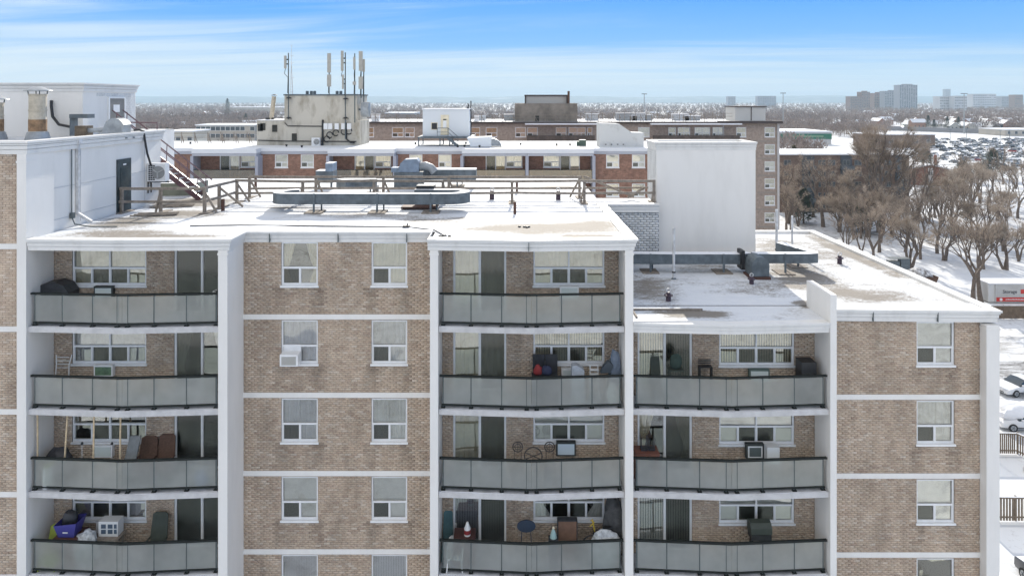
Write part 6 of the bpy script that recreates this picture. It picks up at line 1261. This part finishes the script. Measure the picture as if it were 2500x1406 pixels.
# houses
HW_ = [mat('house_wall_a', (.42,.36,.30), .9), mat('house_wall_b', (.30,.17,.12), .9), mat('house_wall_c', (.55,.54,.50), .9)]
def house_mesh(k):
    def fn():
        L_, W_, h, r_ = ((11,8,3.4,2.6),(13,8.5,5.4,3.0),(9,7.5,3.2,3.2))[k]
        mb = MB(); mb.prismy([(-W_/2,0),(W_/2,0),(W_/2,h),(0,h+r_),(-W_/2,h)], -L_/2, L_/2, 0)
        o = .5
        for s in (-1, 1):
            a = (s*(W_/2+o), h-o*r_/(W_/2)+.12); b = (0, h+r_+.15); mb.add([(a[0],-L_/2-o,a[1]),(b[0],-L_/2-o,b[1]),(b[0],L_/2+o,b[1]),(a[0],L_/2+o,a[1]),(a[0],-L_/2-o,a[1]+.25),(b[0],-L_/2-o,b[1]+.25),(b[0],L_/2+o,b[1]+.25),(a[0],L_/2+o,a[1]+.25)], [(0,3,2,1),(4,5,6,7),(0,1,5,4),(2,3,7,6),(3,0,4,7)], 1)
        mb.box(W_*.15, W_*.15+.8, 0, .8, h+r_*.5, h+r_+1.0, 2)
        for x in (-W_*.25, W_*.2): mb.box(x-.6, x+.6, -L_/2-.05, -L_/2, 1.0, 2.2, 3)
        for y in (-L_*.28, 0, L_*.28):
            for s in (-1,1): mb.box(min(s*W_/2, s*(W_/2+.05)), max(s*W_/2, s*(W_/2+.05)), y-.6, y+.6, 1.0, 2.2, 3)
        return mb.mesh('house', [HW_[k], SNOWEDGE, HW_[1], mat('far_glass', (.06,.075,.085), .15)])
    return cached(('house', k), fn)
rs = random.Random(21); nh = 0; hlab = ['low beige house with a snowy gable roof among the far bare trees', 'two storey brown house with a snowy gable roof among the far bare trees', 'small pale house with a steep snowy roof among the far bare trees']
for k in range(420):
    if nh >= 270: break
    Y = 520*math.exp(rs.random()*1.15); px = rs.choice([rs.uniform(2060,2520), rs.uniform(340,1900)]) if k % 3 else rs.uniform(2180,2500); x = PX(px,Y)
    yh = 726-(x-283)*1.35 if x > 0 else 900
    if abs(Y-(yh+20)) < 60 or (x > 100 and Y < yh+40): continue
    kk = rs.randrange(3); o = link('house', house_mesh(kk), None, (x,Y,0), rs.choice([.1,1.6,.3,1.9,-.4])+rs.uniform(-.2,.2)); o['label'] = hlab[kk]; o['category'] = 'house'; o['group'] = ['low beige far houses','brown far houses','pale steep roofed far houses'][kk]; nh += 1
# ---------------- trees ----------------
BARK = mat('bark', (.16,.125,.10), .95, .3, 3); TWIG = mat('twigs', (.37,.30,.235), .95, .25, .3); TWIG2 = mat('twigs_pale', (.45,.375,.30), .95, .2, .3)
def make_tree(seed, hgt, spread, trunk_h, dens=1.0, multi=1):
    r = random.Random(seed); tk = MB(); br = MB(); tw = MB()
    def grow(p, d_, L_, rad, lv):
        n = 3 if lv < 3 else 2; pts = [p]; rr = [rad]; dd = d_.copy()
        for i in range(n):
            dd = (dd+Vector((r.uniform(-.22,.22), r.uniform(-.22,.22), r.uniform(-.05,.14)))).normalized(); p = p+dd*L_/n; pts.append(p); rr.append(rad*(1-.42*(i+1)/n))
        (tk if lv == 0 else br).tube(pts, rr, 7 if lv == 0 else (4 if lv < 3 else 3), cap=False)
        if lv >= 4 or rad < .012:
            for q in range(int(7*dens)):
                s = pts[r.randrange(1, len(pts))]; dv = (dd+Vector((r.uniform(-.9,.9), r.uniform(-.9,.9), r.uniform(-.5,.8)))).normalized()*r.uniform(.35,.95)*hgt*.075
                side = dv.cross(Vector((r.uniform(-1,1), r.uniform(-1,1), .3))).normalized()*.009*(hgt/12)**.5; tw.add([s-side, s+side, s+dv], [(0,1,2)])
            return
        nb = r.choice([2,3,3]) if lv < 3 else r.choice([2,3,4])
        for k in range(nb):
            a = r.uniform(0, 6.28); sp = r.uniform(.35, .95)*spread; u_ = dd.cross(Vector((0,0,1)))
            if u_.length < .1: u_ = Vector((1,0,0))
            u_.normalize(); w_ = dd.cross(u_); nd_ = (dd+(u_*math.cos(a)+w_*math.sin(a))*sp+Vector((0,0,.12))).normalized()
            grow(pts[-1] if k < 2 else pts[-2], nd_, L_*r.uniform(.62,.85), rad*.56*r.uniform(.85,1.1), lv+1)
    for mm in range(multi):
        d_ = Vector((r.uniform(-.35,.35)*(multi > 1), r.uniform(-.35,.35)*(multi > 1), 1)).normalized(); grow(Vector((mm*.15-.1*(multi > 1), 0, -.1)), d_, hgt*trunk_h, hgt*.022/(multi**.3), 0)
    zmax = max(v_[2] for v_ in tw.v); s = hgt/zmax
    for m_ in (tk, br, tw): m_.v = [(a*s, b*s, c*s) for a, b, c in m_.v]
    return tk, br, tw
TP = []
for sd, h, sp, th, de, mu, tm in ((1,12,.75,.24,5.5,1,TWIG),(2,11,.85,.20,5,2,TWIG2),(3,13,.6,.26,4.5,1,TWIG),(4,10,.95,.18,4.5,3,TWIG2),(12,22,.6,.17,9,2,TWIG)):
    a, b, c = make_tree(sd, h, sp, th, de, mu); TP.append((a.mesh('trunk', BARK), b.mesh('branches', BARK), c.mesh('twigs', tm)))
def tree(k, x, y, s, label, grp=None, rz=None):
    t = thing('bare_tree', label, 'tree', (x, y, 0), grp); t.rotation_euler = (0,0,random.random()*6.28 if rz is None else rz); t.scale = (s,s,s)
    for nm, me in zip(('trunk','branches','twigs'), TP[k]): link(nm, me, t)
tree(4, PX(2150,140), 140, 1.08, 'tall old bare elm spreading above the low brick apartment building', rz=2.0)
tree(2, PX(2378,90), 90, 1.0, 'leaning bare tree with a crooked trunk beyond the right roof corner', rz=.5); tree(0, PX(2402,91), 91.5, 1.02, 'bare tree with a forked crooked trunk left of the storage container', rz=3.0)
tree(3, PX(2222,110), 110, 1.1, 'bare tree with a thick stump like trunk in the middle of the right hand trees', rz=1)
rs = random.Random(33); random.seed(9)
for k in range(56):
    Y = rs.uniform(104, 162); px = rs.uniform(1905, 2520)
    if Y < 125 and px < 1980: Y += 25
    xx = PX(px,Y)
    if xx < 17.5*Y/38+1 and Y < 120: continue
    kk = rs.choice([0,1,2,3]); tree(kk, xx, Y, rs.uniform(.62,.98), ('single trunked bare tree','bare tree forking in two from the ground','tall narrow bare tree','low bare tree with several stems')[kk]+' in the snowy strip at right', ('single trunked','twin stemmed','narrow','many stemmed')[kk]+' bare trees in the snowy strip at right')
for k, (px, Y, s_) in enumerate(((1925,150,1.25),(2010,146,1.3),(2075,152,1.2),(2120,135,1.15),(2190,143,1.35),(2240,150,1.3),(1985,158,1.2),(2300,150,1.3))): tree((0,2,1,3)[k % 4], PX(px,Y), Y, s_, 'taller bare tree screening the low brick apartment building', 'taller bare trees in front of the low brick building')
for k in range(16):
    Y = rs.uniform(165, 240); px = rs.uniform(2330, 2520); tree(rs.choice([0,1,2,3]), PX(px,Y), Y, rs.uniform(.8,1.1), 'bare tree beyond the street between the brick hall and the right edge', 'bare trees beyond the street at right')
def conifer(label, px, Y, h, rad, grp=None, col=(.035,.055,.03)):
    x = PX(px,Y); t = thing('evergreen_tree', label, 'tree', (x,Y,0), grp); r = random.Random(int(px)); part('trunk', MB().tube([(x,Y,0),(x,Y,h*.9)],[.22,.05],6), BARK, t); m = MB()
    for i in range(int(1500*rad/3)):
        tt = r.random()**.8; z = h*(.12+.88*tt); rr = rad*(1-tt)**.7*(.75+.35*math.sin(i*.7))*r.uniform(.4,1.05); a = r.random()*6.28; c = Vector((x+rr*math.cos(a), Y+rr*math.sin(a), z)); d_ = Vector((math.cos(a), math.sin(a), -.25)).normalized()*r.uniform(.35,.8); s_ = Vector((-d_.y,d_.x,r.uniform(-.3,.3)))*.35
        m.add([c-s_, c+s_, c+d_], [(0,1,2)])
    part('foliage', m, mat('needles_%d' % int(col[0]*1000), col, .9, .4, 1.2), t)
conifer('rounded dark evergreen in front of the parking lot, right one', 2425, 235, 10.5, 6.0); conifer('rounded dark evergreen in front of the parking lot, left one', 2352, 228, 7.0, 5.0); conifer('dark evergreen left of the brick hall', 2262, 262, 8, 5.0)
conifer('ochre brown evergreen standing before the low brick roof at left', 1938, 185, 15, 3.6, col=(.13,.11,.05)); conifer('dark evergreen hidden among the bare trees beside the low brick building', 1962, 150, 8, 3.2); conifer('dark evergreen bush between the bare trees in the middle', 2105, 140, 6.5, 3.5)
for k, (px, Y, h) in enumerate(((2266,610,14),(2313,600,13),(2281,590,11),(2340,640,12),(1945,330,8),(1990,330,6.5),(408,330,14),(555,900,30),(600,700,14))): conifer(['small dark spruce among the white roofs beyond the highway, first from the left','tallest dark spruce among the white roofs beyond the highway','small dark spruce below the tallest one','dark spruce right of the white roofs','ochre shrub tree before the green store','second shrub tree before the green store, right one','dark spruce at the left edge of the distant trees','tall spruce rising above the far trees at left','spruce behind the pale beige building'][k], px, Y, h, h*.28)
# far wood: thousands of leafless crowns that read as one grey brown mass
def wood(name, n, ya, yb, pxa, pxb, nt_, seed, hs_=(7,12), m_=None, sizek=1.0, skip=None):
    g_ = np.random.default_rng(seed); Y = ya*np.exp(g_.random(n)*math.log(yb/ya)); px = g_.uniform(pxa, pxb, n); X = (px-1250)/F*Y
    keep = np.ones(n, bool)
    dn = np.array([noise.noise(Vector((x*.006, y*.006, seed))) for x, y in zip(X, Y)]); keep &= dn > -.30
    if skip is not None: keep &= ~skip(X, Y)
    X = X[keep]; Y = Y[keep]; n = len(X); h = g_.uniform(*hs_, n); r_ = h*.42
    th = g_.random((n, nt_))*2*np.pi; ph = np.arccos(1-1.7*g_.random((n, nt_))); rd = g_.random((n, nt_))**.4
    cx = X[:,None]+rd*r_[:,None]*np.sin(ph)*np.cos(th); cy_ = Y[:,None]+rd*r_[:,None]*np.sin(ph)*np.sin(th); cz = h[:,None]*.55+rd*h[:,None]*.45*np.cos(ph)
    C_ = np.stack([cx, cy_, cz], -1); D = np.stack([np.cos(th)*.5, np.sin(th)*.5, .9+0*th], -1)*(h[:,None,None]*.13); S = np.stack([np.sin(th), -np.cos(th), .2*np.cos(th*3)], -1)*(h[:,None,None]*.013*sizek)
    V = np.stack([C_-S, C_+S, C_+D], 2).reshape(-1, 3); T = len(V)//3
    # trunks
    tv = np.stack([np.stack([X-.16,Y,0*X],1), np.stack([X+.16,Y,0*X],1), np.stack([X,Y,h*.75],1)], 1).reshape(-1,3); V = np.concatenate([V, tv]); T = len(V)//3
    me = bpy.data.meshes.new(name); me.vertices.add(len(V)); me.vertices.foreach_set('co', V.reshape(-1).astype(np.float32)); me.loops.add(len(V)); me.loops.foreach_set('vertex_index', np.arange(len(V), dtype=np.int32)); me.polygons.add(T); me.polygons.foreach_set('loop_start', (np.arange(T)*3).astype(np.int32)); me.polygons.foreach_set('loop_total', np.full(T, 3, np.int32))
    me.materials.append(m_); me.update(calc_edges=True); o = link(name, me); o['kind'] = 'stuff'; return o
WOODM = mat('far_twigs', (.27,.215,.185), .95, .35, .012)
def skip_road(X, Y):
    yh = np.where(X > 283, 726-(X-283)*1.38, 726-(X-283)*-.0+ (283-X)*.37); d_ = Y-yh
    return ((d_ > -22) & (d_ < 75)) | ((X > 140) & (Y < yh+10) & ((X/Y > .555) | (Y < 440)))
wood('far_wood', 6000, 300, 900, 100, 2520, 90, 1, (7,12), WOODM, 2.4, skip_road)
wood('far_wood', 12500, 750, 2600, 60, 2560, 30, 2, (8,13), WOODM, 4.5, skip_road)
wood('far_wood', 9000, 2400, 6800, 0, 2650, 12, 3, (10,16), WOODM, 8.0)
# ---------------- haze ----------------
hz = MB().box(-9200, 9200, -3200, 9600, -1, 140); ho = struct('haze', hz, mat('haze_tmp', (1,1,1)), kind='stuff'); hm = bpy.data.materials.new('haze_air'); hm.use_nodes = True; n_ = hm.node_tree.nodes; n_.clear()
pv = n_.new('ShaderNodeVolumePrincipled'); pv.inputs['Color'].default_value = (.66,.86,1,1); pv.inputs['Density'].default_value = .00016; pv.inputs['Anisotropy'].default_value = 0
oo = n_.new('ShaderNodeOutputMaterial'); hm.node_tree.links.new(pv.outputs[0], oo.inputs['Volume']); ho.data.materials.clear(); ho.data.materials.append(hm)
